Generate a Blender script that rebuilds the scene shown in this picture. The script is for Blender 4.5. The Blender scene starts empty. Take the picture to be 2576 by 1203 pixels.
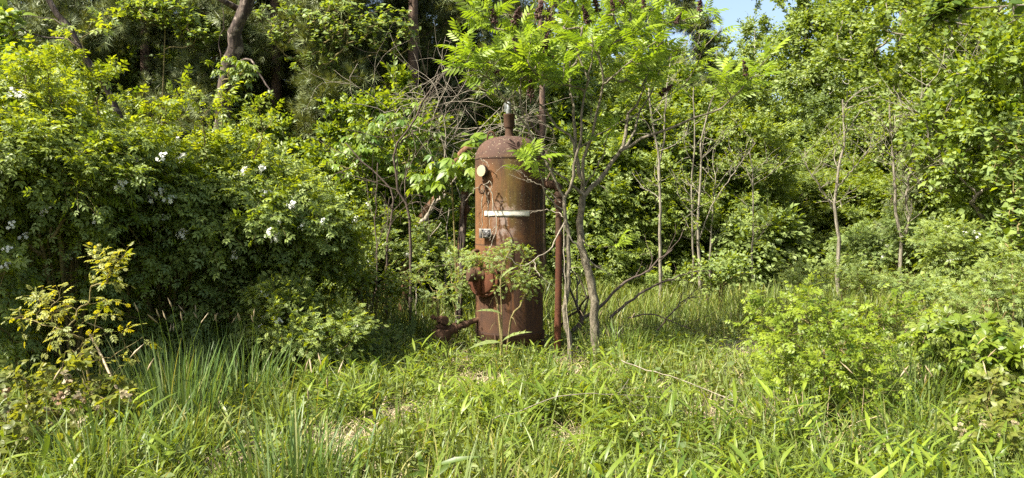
import bpy, math, random
import numpy as np
from mathutils import Vector, Matrix

# ------------------------------------------------------------------ camera, light, exposure
scene = bpy.context.scene
COL = scene.collection
F = 1946.0 / 2576.0                       # focal length over image width
PITCH = math.radians(2.33)
CAMZ = 1.6
cam_d = bpy.data.cameras.new('camera'); cam = bpy.data.objects.new('camera', cam_d); COL.objects.link(cam)
cam.location = (0, 0, CAMZ); cam.rotation_euler = (math.radians(90) - PITCH, 0, 0)
cam_d.sensor_width = 36; cam_d.lens = 36 * F; cam_d.clip_start = 0.05; cam_d.clip_end = 2000
scene.camera = cam
SUN_AZ, SUN_EL = math.radians(-61), math.radians(50)      # azimuth from straight behind the camera, to the left
SUNV = Vector((math.sin(SUN_AZ) * math.cos(SUN_EL), -math.cos(SUN_AZ) * math.cos(SUN_EL), math.sin(SUN_EL)))
w = bpy.data.worlds.new('World'); scene.world = w; w.use_nodes = True
nt = w.node_tree; bg = nt.nodes['Background']
sky = nt.nodes.new('ShaderNodeTexSky'); sky.sky_type = 'NISHITA'; sky.sun_disc = False
sky.sun_elevation = SUN_EL; sky.sun_rotation = math.atan2(SUNV.x, SUNV.y); sky.dust_density = 4.0; sky.air_density = 1.0; sky.ozone_density = 0.4
nt.links.new(sky.outputs[0], bg.inputs[0]); bg.inputs[1].default_value = 0.09
sd = bpy.data.lights.new('sun', 'SUN'); so = bpy.data.objects.new('sun', sd); COL.objects.link(so)
sd.energy = 5.0; sd.angle = math.radians(0.53); sd.color = (1.0, 0.95, 0.86)
so.rotation_euler = SUNV.to_track_quat('Z', 'Y').to_euler()
vs = scene.view_settings; vs.view_transform = 'Standard'; vs.look = 'None'; vs.exposure = 1.82; vs.gamma = 1
scene.cycles.use_denoising = False
scene.cycles.max_bounces = 8; scene.cycles.diffuse_bounces = 4; scene.cycles.transmission_bounces = 6
scene.cycles.glossy_bounces = 2; scene.cycles.sample_clamp_indirect = 4

rng = np.random.default_rng(11)

def P(px, py, Y):
    """point at distance Y along the ground direction, seen at position px,py of a 2576 x 1203 view"""
    xc = (px - 1288) / 1946; yc = -(py - 601.5) / 1946
    dy = math.cos(PITCH) + yc * math.sin(PITCH); dz = -math.sin(PITCH) + yc * math.cos(PITCH)
    s = Y / dy
    return np.array([xc * s, Y, CAMZ + dz * s])

def gz(x, y):
    x = np.asarray(x, float); y = np.asarray(y, float)
    return 0.035 * np.sin(x * 1.1 + 0.4) * np.cos(y * 0.9) + 0.02 * np.sin(x * 2.7 + y * 1.9) - 0.03 * np.exp(-((y - 8.5) ** 2 + x ** 2) / 2)

def base(px, Y, dz=-0.03):
    x = (px - 1288) / 1946 * Y
    return np.array([x, Y, float(gz(x, Y)) + dz])

# ------------------------------------------------------------------ materials
def mat(name):
    m = bpy.data.materials.new(name); m.use_nodes = True
    n = m.node_tree; n.nodes.clear()
    out = n.nodes.new('ShaderNodeOutputMaterial')
    return m, n, out

def N(n, typ, **kw):
    nd = n.nodes.new(typ)
    for k, v in kw.items():
        if k in ('operation', 'blend_type', 'data_type', 'attribute_name', 'feature', 'interpolation', 'noise_dimensions', 'distance'):
            setattr(nd, k, v)
        else:
            nd.inputs[k].default_value = v
    return nd

def ramp(n, src, stops):
    r = n.nodes.new('ShaderNodeValToRGB')
    el = r.color_ramp.elements
    el[0].position = stops[0][0]; el[0].color = (*stops[0][1], 1)
    el[1].position = stops[-1][0]; el[1].color = (*stops[-1][1], 1)
    for p, c in stops[1:-1]:
        e = el.new(p); e.color = (*c, 1)
    n.links.new(src, r.inputs[0])
    return r.outputs[0]

def mix(n, fac, a, b, bt='MIX'):
    m = n.nodes.new('ShaderNodeMix'); m.data_type = 'RGBA'; m.blend_type = bt; m.clamp_factor = True
    for sock, v in ((m.inputs[0], fac), (m.inputs[6], a), (m.inputs[7], b)):
        if hasattr(v, 'links'): n.links.new(v, sock)
        elif isinstance(v, tuple): sock.default_value = (*v, 1) if len(v) == 3 else v
        else: sock.default_value = v
    return m.outputs[2]

def leaf_mat(name, dark, light, young, trans=0.48, rough=0.45, spec=0.3, tmul=(1.6, 1.4, 0.38), warm=1.0):
    m, n, out = mat(name)
    dark, light = (dark[0] * (1 + .2 * warm), dark[1], dark[2]), (light[0] * (1 + .28 * warm), light[1], light[2])
    a = N(n, 'ShaderNodeAttribute', attribute_name='v'); b = N(n, 'ShaderNodeAttribute', attribute_name='t')
    c = ramp(n, a.outputs['Fac'], [(0.0, dark), (0.75, light), (1.0, tuple(min(1, x * 1.25) for x in light))])
    c = mix(n, b.outputs['Fac'], c, young)
    geo = n.nodes.new('ShaderNodeNewGeometry')
    c2 = mix(n, geo.outputs['Backfacing'], c, mix(n, 0.25, c, (0.35, 0.42, 0.22)))
    pr = N(n, 'ShaderNodeBsdfPrincipled', Roughness=rough)
    pr.inputs['Specular IOR Level'].default_value = spec
    n.links.new(c2, pr.inputs['Base Color'])
    tr = n.nodes.new('ShaderNodeBsdfTranslucent')
    n.links.new(mix(n, 1.0, c, tmul, 'MULTIPLY'), tr.inputs['Color'])
    ms = n.nodes.new('ShaderNodeMixShader'); ms.inputs[0].default_value = trans
    n.links.new(pr.outputs[0], ms.inputs[1]); n.links.new(tr.outputs[0], ms.inputs[2]); n.links.new(ms.outputs[0], out.inputs[0])
    return m

def bark_mat(name, c1, c2, c3, sx=18, sz=3.0, bump=0.6, patch=None):
    m, n, out = mat(name)
    tc = n.nodes.new('ShaderNodeTexCoord'); mp = n.nodes.new('ShaderNodeMapping'); mp.inputs['Scale'].default_value = (sx, sx, sz)
    n.links.new(tc.outputs['Object'], mp.inputs[0])
    no = N(n, 'ShaderNodeTexNoise', Scale=2.2, Detail=8.0, Roughness=0.65); n.links.new(mp.outputs[0], no.inputs['Vector'])
    c = ramp(n, no.outputs[0], [(0.3, c1), (0.5, c2), (0.72, c3)])
    if patch:
        n2 = N(n, 'ShaderNodeTexNoise', Scale=9.0, Detail=4.0); n.links.new(tc.outputs['Object'], n2.inputs['Vector'])
        f = ramp(n, n2.outputs[0], [(0.55, (0, 0, 0)), (0.62, (1, 1, 1))])
        c = mix(n, f, c, patch)
    pr = N(n, 'ShaderNodeBsdfPrincipled', Roughness=0.85); n.links.new(c, pr.inputs['Base Color'])
    pr.inputs['Specular IOR Level'].default_value = 0.2
    bp = N(n, 'ShaderNodeBump', Strength=bump, Distance=0.02); n.links.new(no.outputs[0], bp.inputs['Height']); n.links.new(bp.outputs[0], pr.inputs['Normal'])
    n.links.new(pr.outputs[0], out.inputs[0])
    return m

def plain_mat(name, c, c2=None, rough=0.7, metal=0.0, scale=20, spec=0.4):
    m, n, out = mat(name)
    pr = N(n, 'ShaderNodeBsdfPrincipled', Roughness=rough, Metallic=metal)
    pr.inputs['Specular IOR Level'].default_value = spec
    tc = n.nodes.new('ShaderNodeTexCoord')
    no = N(n, 'ShaderNodeTexNoise', Scale=scale, Detail=6.0); n.links.new(tc.outputs['Object'], no.inputs['Vector'])
    n.links.new(ramp(n, no.outputs[0], [(0.35, c), (0.68, c2 or tuple(x * 0.75 for x in c))]), pr.inputs['Base Color'])
    n.links.new(pr.outputs[0], out.inputs[0])
    return m

def rust_mat(name, kind='tank'):
    m, n, out = mat(name)
    tc = n.nodes.new('ShaderNodeTexCoord'); O = tc.outputs['Object']
    def noise(scale, det=6, rough=0.6, sc=None):
        v = O
        if sc:
            mp = n.nodes.new('ShaderNodeMapping'); mp.inputs['Scale'].default_value = sc; n.links.new(O, mp.inputs[0]); v = mp.outputs[0]
        q = N(n, 'ShaderNodeTexNoise', Scale=scale, Detail=float(det), Roughness=rough); n.links.new(v, q.inputs['Vector']); return q.outputs[0]
    n1 = noise(2.6, 8, 0.7); n2 = noise(30, 6, 0.7); n3 = noise(3.0, 5, 0.6, (3.0, 3.0, 0.35))
    if kind == 'tank': st = [(0.28, (0.016, 0.009, 0.005)), (0.43, (0.040, 0.020, 0.010)), (0.56, (0.070, 0.032, 0.013)), (0.70, (0.145, 0.064, 0.020))]
    elif kind == 'red': st = [(0.3, (0.040, 0.014, 0.006)), (0.5, (0.085, 0.029, 0.011)), (0.7, (0.135, 0.050, 0.020))]
    else: st = [(0.3, (0.030, 0.018, 0.010)), (0.5, (0.068, 0.035, 0.017)), (0.7, (0.125, 0.064, 0.028))]
    c = ramp(n, n1, st)
    c = mix(n, 0.45, c, ramp(n, n2, [(0.3, (0.30, 0.27, 0.25)), (0.7, (0.95, 0.80, 0.68))]), 'MULTIPLY') if kind != 'tank' else mix(n, 0.5, c, ramp(n, n2, [(0.3, (0.5, 0.45, 0.42)), (0.7, (1, 1, 1))]), 'MULTIPLY')
    if kind == 'tank':
        sep = n.nodes.new('ShaderNodeSeparateXYZ'); n.links.new(O, sep.inputs[0])
        def band(sock, lo0, lo1, hi0, hi1):
            a = n.nodes.new('ShaderNodeMapRange'); a.interpolation_type = 'SMOOTHSTEP'; n.links.new(sock, a.inputs[0])
            a.inputs[1].default_value = lo0; a.inputs[2].default_value = lo1
            b = n.nodes.new('ShaderNodeMapRange'); b.interpolation_type = 'SMOOTHSTEP'; n.links.new(sock, b.inputs[0])
            b.inputs[1].default_value = hi0; b.inputs[2].default_value = hi1; b.inputs[3].default_value = 1; b.inputs[4].default_value = 0
            q = N(n, 'ShaderNodeMath', operation='MULTIPLY'); n.links.new(a.outputs[0], q.inputs[0]); n.links.new(b.outputs[0], q.inputs[1]); return q.outputs[0]
        def mul(a, b):
            q = N(n, 'ShaderNodeMath', operation='MULTIPLY'); n.links.new(a, q.inputs[0])
            if hasattr(b, 'links'): n.links.new(b, q.inputs[1])
            else: q.inputs[1].default_value = b
            return q.outputs[0]
        # purple-grey weathered head, olive algae stain below it, orange left flank
        top = band(sep.outputs[2], 2.10, 2.20, 5, 6)
        c = mix(n, mul(top, 0.75), c, mix(n, n3, (0.030, 0.018, 0.014), (0.080, 0.042, 0.030)))
        ol = mul(mul(band(sep.outputs[0], -0.20, -0.03, 0.10, 0.26), band(sep.outputs[2], 1.15, 1.75, 2.05, 2.22)), ramp(n, n3, [(0.38, (0, 0, 0)), (0.62, (1, 1, 1))]))
        c = mix(n, mul(ol, 0.7), c, (0.115, 0.085, 0.012))
        og = mul(band(sep.outputs[0], -0.9, -0.6, -0.25, 0.05), band(sep.outputs[2], 0.5, 1.2, 1.9, 2.15))
        c = mix(n, mul(og, 0.5), c, (0.15, 0.070, 0.022))
        # flaking patch with old pale paint under the tape
        pt = mul(mul(band(sep.outputs[0], -0.24, -0.06, 0.0, 0.12), band(sep.outputs[2], 1.15, 1.3, 1.55, 1.75)), ramp(n, noise(11, 6, 0.7), [(0.47, (0, 0, 0)), (0.55, (1, 1, 1))]))
        c = mix(n, mul(pt, 0.85), c, mix(n, n2, (0.22, 0.08, 0.035), (0.22, 0.24, 0.22)))
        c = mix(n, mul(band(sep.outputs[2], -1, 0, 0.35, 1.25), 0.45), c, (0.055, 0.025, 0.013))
        stk = mul(ramp(n, noise(5.5, 6, 0.7, (3.2, 3.2, 0.22)), [(0.52, (0, 0, 0)), (0.66, (1, 1, 1))]), band(sep.outputs[2], 0.25, 0.6, 1.9, 2.12))
        c = mix(n, mul(stk, 0.65), c, (0.155, 0.062, 0.018))
        dk = mul(ramp(n, noise(7.0, 6, 0.7, (2.6, 2.6, 0.3)), [(0.30, (1, 1, 1)), (0.44, (0, 0, 0))]), 0.75)
        c = mix(n, dk, c, (0.018, 0.010, 0.006))
        # weld beads
        for zz in (0.222, 1.19, 2.138): c = mix(n, mul(band(sep.outputs[2], zz - 0.012, zz - 0.004, zz + 0.004, zz + 0.012), 0.6), c, (0.022, 0.012, 0.008))
        # lichen speckles
        for sc, th, col, amt in ((48, 0.16, (0.36, 0.30, 0.18), 0.8), (23, 0.10, (0.26, 0.24, 0.15), 0.7)):
            vo = N(n, 'ShaderNodeTexVoronoi', Scale=float(sc)); n.links.new(O, vo.inputs['Vector'])
            sp = ramp(n, vo.outputs['Distance'], [(th, (1, 1, 1)), (th + 0.06, (0, 0, 0))])
            keep = ramp(n, vo.outputs['Color'], [(0.52, (0, 0, 0)), (0.54, (1, 1, 1))])
            area = ramp(n, noise(2.2, 3), [(0.42, (0.1, 0.1, 0.1)), (0.6, (1, 1, 1))])
            zb = band(sep.outputs[2], 0.8, 1.5, 3, 4)
            c = mix(n, mul(mul(mul(sp, keep), mul(area, zb)), amt), c, col)
    pr = N(n, 'ShaderNodeBsdfPrincipled', Roughness=0.85); pr.inputs['Specular IOR Level'].default_value = 0.3
    n.links.new(c, pr.inputs['Base Color'])
    bp = N(n, 'ShaderNodeBump', Strength=0.35, Distance=0.006); n.links.new(n2, bp.inputs['Height']); n.links.new(bp.outputs[0], pr.inputs['Normal'])
    n.links.new(pr.outputs[0], out.inputs[0])
    return m

M = {}
M['rose'] = leaf_mat('rose leaf', (0.050, 0.115, 0.014), (0.135, 0.235, 0.018), (0.26, 0.31, 0.022))
M['rose_dark'] = leaf_mat('deep rose leaf', (0.040, 0.100, 0.012), (0.095, 0.185, 0.016), (0.22, 0.28, 0.02))
M['rose_gold'] = leaf_mat('golden rose leaf', (0.11, 0.18, 0.015), (0.22, 0.28, 0.02), (0.30, 0.27, 0.04))
M['sumac'] = leaf_mat('sumac leaf', (0.085, 0.175, 0.014), (0.16, 0.275, 0.02), (0.26, 0.34, 0.03), trans=0.45, tmul=(1.3, 1.3, 0.4))
M['forest'] = leaf_mat('forest leaf', (0.060, 0.130, 0.018), (0.150, 0.245, 0.034), (0.22, 0.30, 0.05), tmul=(1.35, 1.25, 0.4))
M['forest_dark'] = leaf_mat('dark forest leaf', (0.032, 0.080, 0.014), (0.080, 0.150, 0.022), (0.14, 0.20, 0.03))
M['vine'] = leaf_mat('vine leaf', (0.050, 0.120, 0.014), (0.125, 0.225, 0.020), (0.24, 0.29, 0.03))
M['palm'] = leaf_mat('palmate leaf', (0.060, 0.150, 0.016), (0.120, 0.235, 0.022), (0.26, 0.26, 0.03), spec=0.5)
M['needle'] = leaf_mat('pine needle', (0.035, 0.070, 0.022), (0.100, 0.145, 0.038), (0.19, 0.21, 0.07), trans=0.15)
M['grass'] = leaf_mat('grass blade', (0.030, 0.072, 0.010), (0.115, 0.180, 0.020), (0.28, 0.25, 0.08), trans=0.38, warm=.45)
M['blue_grass'] = leaf_mat('bluish grass blade', (0.035, 0.080, 0.018), (0.090, 0.150, 0.032), (0.24, 0.24, 0.09), trans=0.3, warm=.2)
M['lance'] = leaf_mat('lance leaf', (0.030, 0.080, 0.009), (0.120, 0.205, 0.018), (0.24, 0.27, 0.04), trans=0.40, rough=0.42, spec=0.35, warm=.9)
M['herb'] = leaf_mat('herb leaf', (0.030, 0.080, 0.010), (0.100, 0.165, 0.016), (0.20, 0.22, 0.03), warm=1)
M['bramble'] = leaf_mat('bramble leaf', (0.060, 0.095, 0.018), (0.125, 0.185, 0.030), (0.24, 0.13, 0.05))
M['straw'] = leaf_mat('dry straw', (0.20, 0.15, 0.08), (0.36, 0.29, 0.17), (0.42, 0.35, 0.22), trans=0.15, tmul=(1, 1, 0.8), warm=0)
M['petal'] = leaf_mat('white petal', (0.62, 0.60, 0.52), (0.80, 0.79, 0.74), (0.70, 0.55, 0.20), trans=0.3, tmul=(1, 1, 0.95), warm=0)
M['wilted'] = leaf_mat('wilted bloom', (0.13, 0.075, 0.04), (0.26, 0.17, 0.10), (0.4, 0.3, 0.18), trans=0.2, tmul=(1, .9, .8), warm=0)
M['thistle'] = leaf_mat('thistle leaf', (0.09, 0.17, 0.05), (0.17, 0.26, 0.09), (0.3, 0.34, 0.16))
M['bark'] = bark_mat('grey bark', (0.06, 0.052, 0.036), (0.17, 0.150, 0.108), (0.30, 0.27, 0.205))
M['sumac_bark'] = bark_mat('sumac bark', (0.035, 0.029, 0.019), (0.12, 0.102, 0.068), (0.24, 0.21, 0.145), sx=16, sz=9, bump=0.6)
M['twig'] = bark_mat('dry grey twig', (0.09, 0.074, 0.05), (0.20, 0.172, 0.125), (0.32, 0.285, 0.215), sx=20, sz=20, bump=0.2)
M['dark_twig'] = bark_mat('dark twig', (0.03, 0.022, 0.016), (0.07, 0.052, 0.038), (0.13, 0.10, 0.075), sx=20, sz=20, bump=0.2)
M['cane'] = bark_mat('green brown cane', (0.07, 0.06, 0.025), (0.13, 0.11, 0.04), (0.22, 0.16, 0.07), sx=20, sz=20, bump=0.1)
M['snag'] = bark_mat('loose snag bark', (0.015, 0.011, 0.009), (0.045, 0.033, 0.025), (0.13, 0.10, 0.075), sx=8, sz=1.1, bump=1.0, patch=(.16, .13, .10))
M['pine_bark'] = bark_mat('pine bark', (0.03, 0.022, 0.017), (0.10, 0.065, 0.045), (0.19, 0.13, 0.09), sx=8, sz=3, bump=1.0)
M['pale_bark'] = bark_mat('pale tree bark', (0.16, 0.15, 0.12), (0.32, 0.30, 0.25), (0.50, 0.48, 0.42), sx=6, sz=3)
M['rotten'] = bark_mat('rotten orange wood', (0.04, 0.022, 0.014), (0.13, 0.07, 0.035), (0.26, 0.16, 0.09), sx=14, sz=2.5, bump=1.0)
M['seed'] = plain_mat('old seed head', (0.030, 0.014, 0.010), (0.070, 0.030, 0.020), rough=0.9, scale=60)
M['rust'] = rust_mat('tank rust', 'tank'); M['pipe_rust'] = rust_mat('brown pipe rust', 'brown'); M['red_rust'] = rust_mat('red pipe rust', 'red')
M['galv'] = plain_mat('galvanised steel', (0.26, 0.28, 0.27), (0.12, 0.13, 0.12), rough=0.6, metal=0.4)
M['dial'] = plain_mat('faded dial', (0.36, 0.28, 0.16), (0.31, 0.24, 0.13), rough=0.4, scale=8)
M['black'] = plain_mat('black enamel', (0.015, 0.015, 0.014), (0.04, 0.035, 0.03), rough=0.5)
M['plate'] = plain_mat('plate metal', (0.30, 0.30, 0.27), (0.14, 0.12, 0.10), rough=0.4, metal=0.4)
M['tape'] = plain_mat('white tape', (0.56, 0.53, 0.45), (0.42, 0.38, 0.30), rough=0.5, scale=14)

def ground_mat():
    m, n, out = mat('soil and thatch')
    tc = n.nodes.new('ShaderNodeTexCoord')
    a = N(n, 'ShaderNodeTexNoise', Scale=1.1, Detail=6.0); b = N(n, 'ShaderNodeTexNoise', Scale=38.0, Detail=8.0, Roughness=0.75)
    n.links.new(tc.outputs['Object'], a.inputs['Vector']); n.links.new(tc.outputs['Object'], b.inputs['Vector'])
    c1 = ramp(n, b.outputs[0], [(0.35, (0.045, 0.034, 0.018)), (0.52, (0.12, 0.092, 0.05)), (0.68, (0.30, 0.23, 0.14))])
    c2 = ramp(n, b.outputs[0], [(0.35, (0.022, 0.035, 0.010)), (0.6, (0.07, 0.10, 0.025)), (0.75, (0.14, 0.14, 0.05))])
    f = ramp(n, a.outputs[0], [(0.42, (0, 0, 0)), (0.62, (1, 1, 1))])
    pr = N(n, 'ShaderNodeBsdfPrincipled', Roughness=0.95); n.links.new(mix(n, f, c1, c2), pr.inputs['Base Color'])
    bp = N(n, 'ShaderNodeBump', Strength=0.8, Distance=0.03); n.links.new(b.outputs[0], bp.inputs['Height']); n.links.new(bp.outputs[0], pr.inputs['Normal'])
    n.links.new(pr.outputs[0], out.inputs[0])
    return m
M['ground'] = ground_mat()

# ------------------------------------------------------------------ mesh helpers
def nrm(a):
    return a / np.maximum(np.linalg.norm(a, axis=-1, keepdims=True), 1e-9)

class Acc:
    def __init__(s): s.V = []; s.F3 = []; s.F4 = []; s.A3 = []; s.A4 = []; s.n = 0
    def add(s, V, F3=None, F4=None, a3=None, a4=None):
        V = np.asarray(V, np.float32).reshape(-1, 3); s.V.append(V)
        for Fx, ax, L, A in ((F3, a3, s.F3, s.A3), (F4, a4, s.F4, s.A4)):
            if Fx is not None and len(Fx):
                Fx = np.asarray(Fx, np.int32); L.append(Fx + s.n)
                A.append(np.zeros((len(Fx), 2), np.float32) + (ax if ax is not None else np.array([0.5, 0.0])))
        s.n += len(V)
    def build(s, name, material, parent=None, smooth=False):
        me = bpy.data.meshes.new(name)
        V = np.concatenate(s.V) if s.V else np.zeros((0, 3), np.float32)
        f3 = np.concatenate(s.F3) if s.F3 else np.zeros((0, 3), np.int32); f4 = np.concatenate(s.F4) if s.F4 else np.zeros((0, 4), np.int32)
        A = np.concatenate([x for x in (s.A3 + s.A4)]) if (s.A3 or s.A4) else np.zeros((0, 2), np.float32)
        me.vertices.add(len(V)); me.vertices.foreach_set('co', V.ravel())
        me.loops.add(f3.size + f4.size); me.loops.foreach_set('vertex_index', np.concatenate([f3.ravel(), f4.ravel()]).astype(np.int32))
        tot = np.concatenate([np.full(len(f3), 3), np.full(len(f4), 4)]).astype(np.int32)
        me.polygons.add(len(tot)); me.polygons.foreach_set('loop_start', (np.cumsum(tot) - tot).astype(np.int32)); me.polygons.foreach_set('loop_total', tot)
        for i, k in enumerate(('v', 't')):
            at = me.attributes.new(k, 'FLOAT', 'FACE'); at.data.foreach_set('value', np.ascontiguousarray(A[:, i], dtype=np.float32))
        me.update(calc_edges=True)
        if smooth: me.polygons.foreach_set('use_smooth', np.ones(len(tot), bool))
        me.materials.append(material)
        o = bpy.data.objects.new(name, me); COL.objects.link(o)
        if parent is not None: o.parent = parent
        return o

def tag(o, label=None, cat=None, group=None, kind=None):
    if label: o['label'] = label
    if cat: o['category'] = cat
    if group: o['group'] = group
    if kind: o['kind'] = kind
    return o

def empty(name, loc=(0, 0, 0), rz=0.0, label=None, cat=None, group=None, sc=1.0, kind=None):
    o = bpy.data.objects.new(name, None); COL.objects.link(o); o.empty_display_size = 0.1
    o.location = [float(q) for q in loc]; o.rotation_euler = (0, 0, rz); o.scale = (sc, sc, sc) if np.isscalar(sc) else sc
    return tag(o, label, cat, group, kind)

def dup(root, loc, rz=0.0, sc=1.0, label=None, group=None, skip=(), cat=None):
    r = root.copy(); COL.objects.link(r); r.location = [float(q) for q in loc]; r.rotation_euler = (0, 0, rz)
    r.scale = (sc, sc, sc) if np.isscalar(sc) else sc
    for k in ('group',):
        if k in r: del r[k]
    tag(r, label, cat, group)
    for ch in root.children:
        if ch.name.split('.')[0] in skip: continue
        c = ch.copy(); COL.objects.link(c); c.parent = r
        for g in ch.children:
            d = g.copy(); COL.objects.link(d); d.parent = c
    return r

def tubes(acc, Pt, R, sides=5, a=None, cap=False, wob=0.0):
    """Pt (M,K,3) centre lines, R (M,K) radii"""
    Pt = np.asarray(Pt, float); R = np.asarray(R, float)
    if Pt.ndim == 2: Pt = Pt[None]; R = np.broadcast_to(R, Pt.shape[:2])
    Mn, K, _ = Pt.shape
    T = nrm(np.gradient(Pt, axis=1)); mean = nrm(Pt[:, -1] - Pt[:, 0])
    ref = np.where(np.abs(mean[:, 2:3]) < 0.8, np.array([[0, 0, 1.0]]), np.array([[1.0, 0.13, 0]]))
    U = nrm(np.cross(T, ref[:, None, :])); W = np.cross(T, U)
    an = np.arange(sides) / sides * 2 * np.pi
    rr = R[:, :, None] * (1 + wob * rng.normal(size=(Mn, K, sides)))
    V = Pt[:, :, None, :] + rr[..., None] * (U[:, :, None, :] * np.cos(an)[None, None, :, None] + W[:, :, None, :] * np.sin(an)[None, None, :, None])
    idx = np.arange(Mn * K * sides).reshape(Mn, K, sides); nx = np.roll(idx, -1, axis=2)
    F4 = np.stack([idx[:, :-1], nx[:, :-1], nx[:, 1:], idx[:, 1:]], -1).reshape(-1, 4)
    acc.add(V, F4=F4, a4=a)
    if cap:
        for e in (0, K - 1):
            for m_ in range(Mn):
                ring = V[m_, e]; c = Pt[m_, e]
                f = [[k, (k + 1) % sides, sides] if e else [(k + 1) % sides, k, sides] for k in range(sides)]
                acc.add(np.vstack([ring, c]), F3=f)

def smoothpath(pts, K=14):
    pts = np.asarray(pts, float); n = len(pts)
    if n < 3:
        u = np.linspace(0, 1, K)[:, None]; return pts[0] * (1 - u) + pts[-1] * u
    d = np.r_[0, np.cumsum(np.linalg.norm(np.diff(pts, axis=0), axis=1))]; d /= d[-1]
    m = np.gradient(pts, d, axis=0); u = np.linspace(0, 1, K); i = np.clip(np.searchsorted(d, u, side='right') - 1, 0, n - 2)
    h = (d[i + 1] - d[i])[:, None]; s = ((u - d[i]) / (d[i + 1] - d[i]))[:, None]
    return ((2 * s**3 - 3 * s**2 + 1) * pts[i] + (s**3 - 2 * s**2 + s) * h * m[i] + (-2 * s**3 + 3 * s**2) * pts[i + 1] + (s**3 - s**2) * h * m[i + 1])

def limb(acc, pts, r0, r1, K=14, sides=8, wob=0.05, jit=0.0, a=None, cap=False):
    p = smoothpath(pts, K)
    if jit: p[1:-1] += rng.normal(size=(K - 2, 3)) * jit
    r = np.linspace(r0, r1, K); tubes(acc, p, r, sides, wob=wob, a=a, cap=cap)
    return p

# leaf templates: x along the leaf, y across, z = upper side
def T_simple(w=0.5, hi=False, droop=0.12):
    if not hi:
        V = [(0, 0, 0), (.42, w / 2, .07), (1, 0, -droop), (.42, -w / 2, .07)]
        return np.array(V, float), [(0, 1, 2), (0, 2, 3)], []
    xs = [0, .18, .45, .75, 1.0]; ws = [0.06, .72, 1.0, .62, 0.0]
    V = []; 
    for x, q in zip(xs, ws):
        z = -droop * x * x
        V += [(x, q * w / 2, z + .10 * q * w), (x, 0, z), (x, -q * w / 2, z + .10 * q * w)]
    F = []
    for k in range(4):
        a = 3 * k; F += [(a, a + 1, a + 4, a + 3), (a + 1, a + 2, a + 5, a + 4)]
    return np.array(V, float), [], F

def place(T, ang, ox, sc, z=0.0, roll=0.0, pitch=0.0):
    V = T[0] * sc; c, s = math.cos(pitch), math.sin(pitch)
    V = np.stack([V[:, 0] * c + V[:, 2] * s, V[:, 1], -V[:, 0] * s + V[:, 2] * c], 1)
    c, s = math.cos(ang), math.sin(ang)
    return np.stack([ox + V[:, 0] * c - V[:, 1] * s, V[:, 0] * s + V[:, 1] * c, V[:, 2] + z], 1)

def T_join(items):
    V = []; f3 = []; f4 = []; n = 0
    for (v, a, b) in items:
        V.append(v); f3 += [tuple(i + n for i in q) for q in a]; f4 += [tuple(i + n for i in q) for q in b]; n += len(v)
    return np.concatenate(V), f3, f4

def T_pinnate(pairs=2, ll=0.36, w=0.5, hi=False, droop=0.15, ang=1.0, start=0.3, petiole=0.012, pitch=0.15):
    L = T_simple(w, hi, 0.15); it = []
    it.append((np.array([(0, petiole, 0), (0, -petiole, 0), (1 - ll * .9, 0, -droop * (1 - ll * .9) ** 2)]), [(0, 1, 2)], []))
    xs = np.linspace(start, 1 - ll * 1.15, pairs)
    for k, x in enumerate(xs):
        s = ll * (0.82 + 0.25 * math.sin((k + 1) / (pairs + 1) * math.pi))
        for sg in (1, -1):
            it.append((place(L, sg * ang, x, s, -droop * x * x, pitch=pitch), L[1], L[2]))
    x = 1 - ll * 0.95
    it.append((place(L, 0, x, ll, -droop * x * x, pitch=pitch + .1), L[1], L[2]))
    return T_join(it)

def T_palmate(n=5, w=0.42, hi=True, spread=2.3, pitch=0.35):
    L = T_simple(w, hi, 0.22); it = [(np.array([(0, .012, 0), (0, -.012, 0), (.4, 0, 0)]), [(0, 1, 2)], [])]
    for k in range(n):
        a = (k - (n - 1) / 2) / ((n - 1) / 2) * spread / 2 * 1.35; s = 0.62 - 0.12 * abs(k - (n - 1) / 2) / ((n - 1) / 2) * 1.6
        it.append((place(L, a, .4, s, 0, pitch=pitch), L[1], L[2]))
    return T_join(it)

def T_tuft(n=20, w=0.06, spread=1.0):
    V = []; f = []
    for k in range(n):
        th = k * 2.399; el = 0.15 + spread * ((k + .5) / n)
        d = np.array([math.cos(el), math.sin(el) * math.cos(th), math.sin(el) * math.sin(th)]); s = nrm(np.cross(d, [0.3, 0.2, 1])) * w / 2
        b = np.array([0.25 * (k % 5) / 5, 0, 0]); i = len(V); V += [b + s, b - s, b + d * (0.8 + 0.2 * ((k * 7) % 5) / 5)]; f.append((i, i + 1, i + 2))
    return np.array(V), f, []

def T_flowers(n=9, w=0.30):
    """cluster of small five-petalled flowers"""
    r = np.random.default_rng(5); V = [np.zeros(3)]; f = []; f3 = []
    for k in range(n):
        c = r.normal(size=3) * np.array([.32, .42, .26]); up = nrm(c + np.array([0, 0, .9]) + r.normal(size=3) * .3)
        a = nrm(np.cross(up, [0.3, 1, 0.2])); b = np.cross(up, a); ci = len(V); V += [c, c + a * .02]; f3.append((0, ci, ci + 1))
        for q in range(5):
            t0 = q / 5 * 2 * math.pi; d = a * math.cos(t0) + b * math.sin(t0); e = np.cross(up, d); i = len(V)
            V += [c + d * w * .6 + e * w * .36 + up * .05, c + d * w + up * .02, c + d * w * .6 - e * w * .36 + up * .05]; f += [(ci, i, i + 1, i + 2)]
    return np.array(V), f3, f

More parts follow.
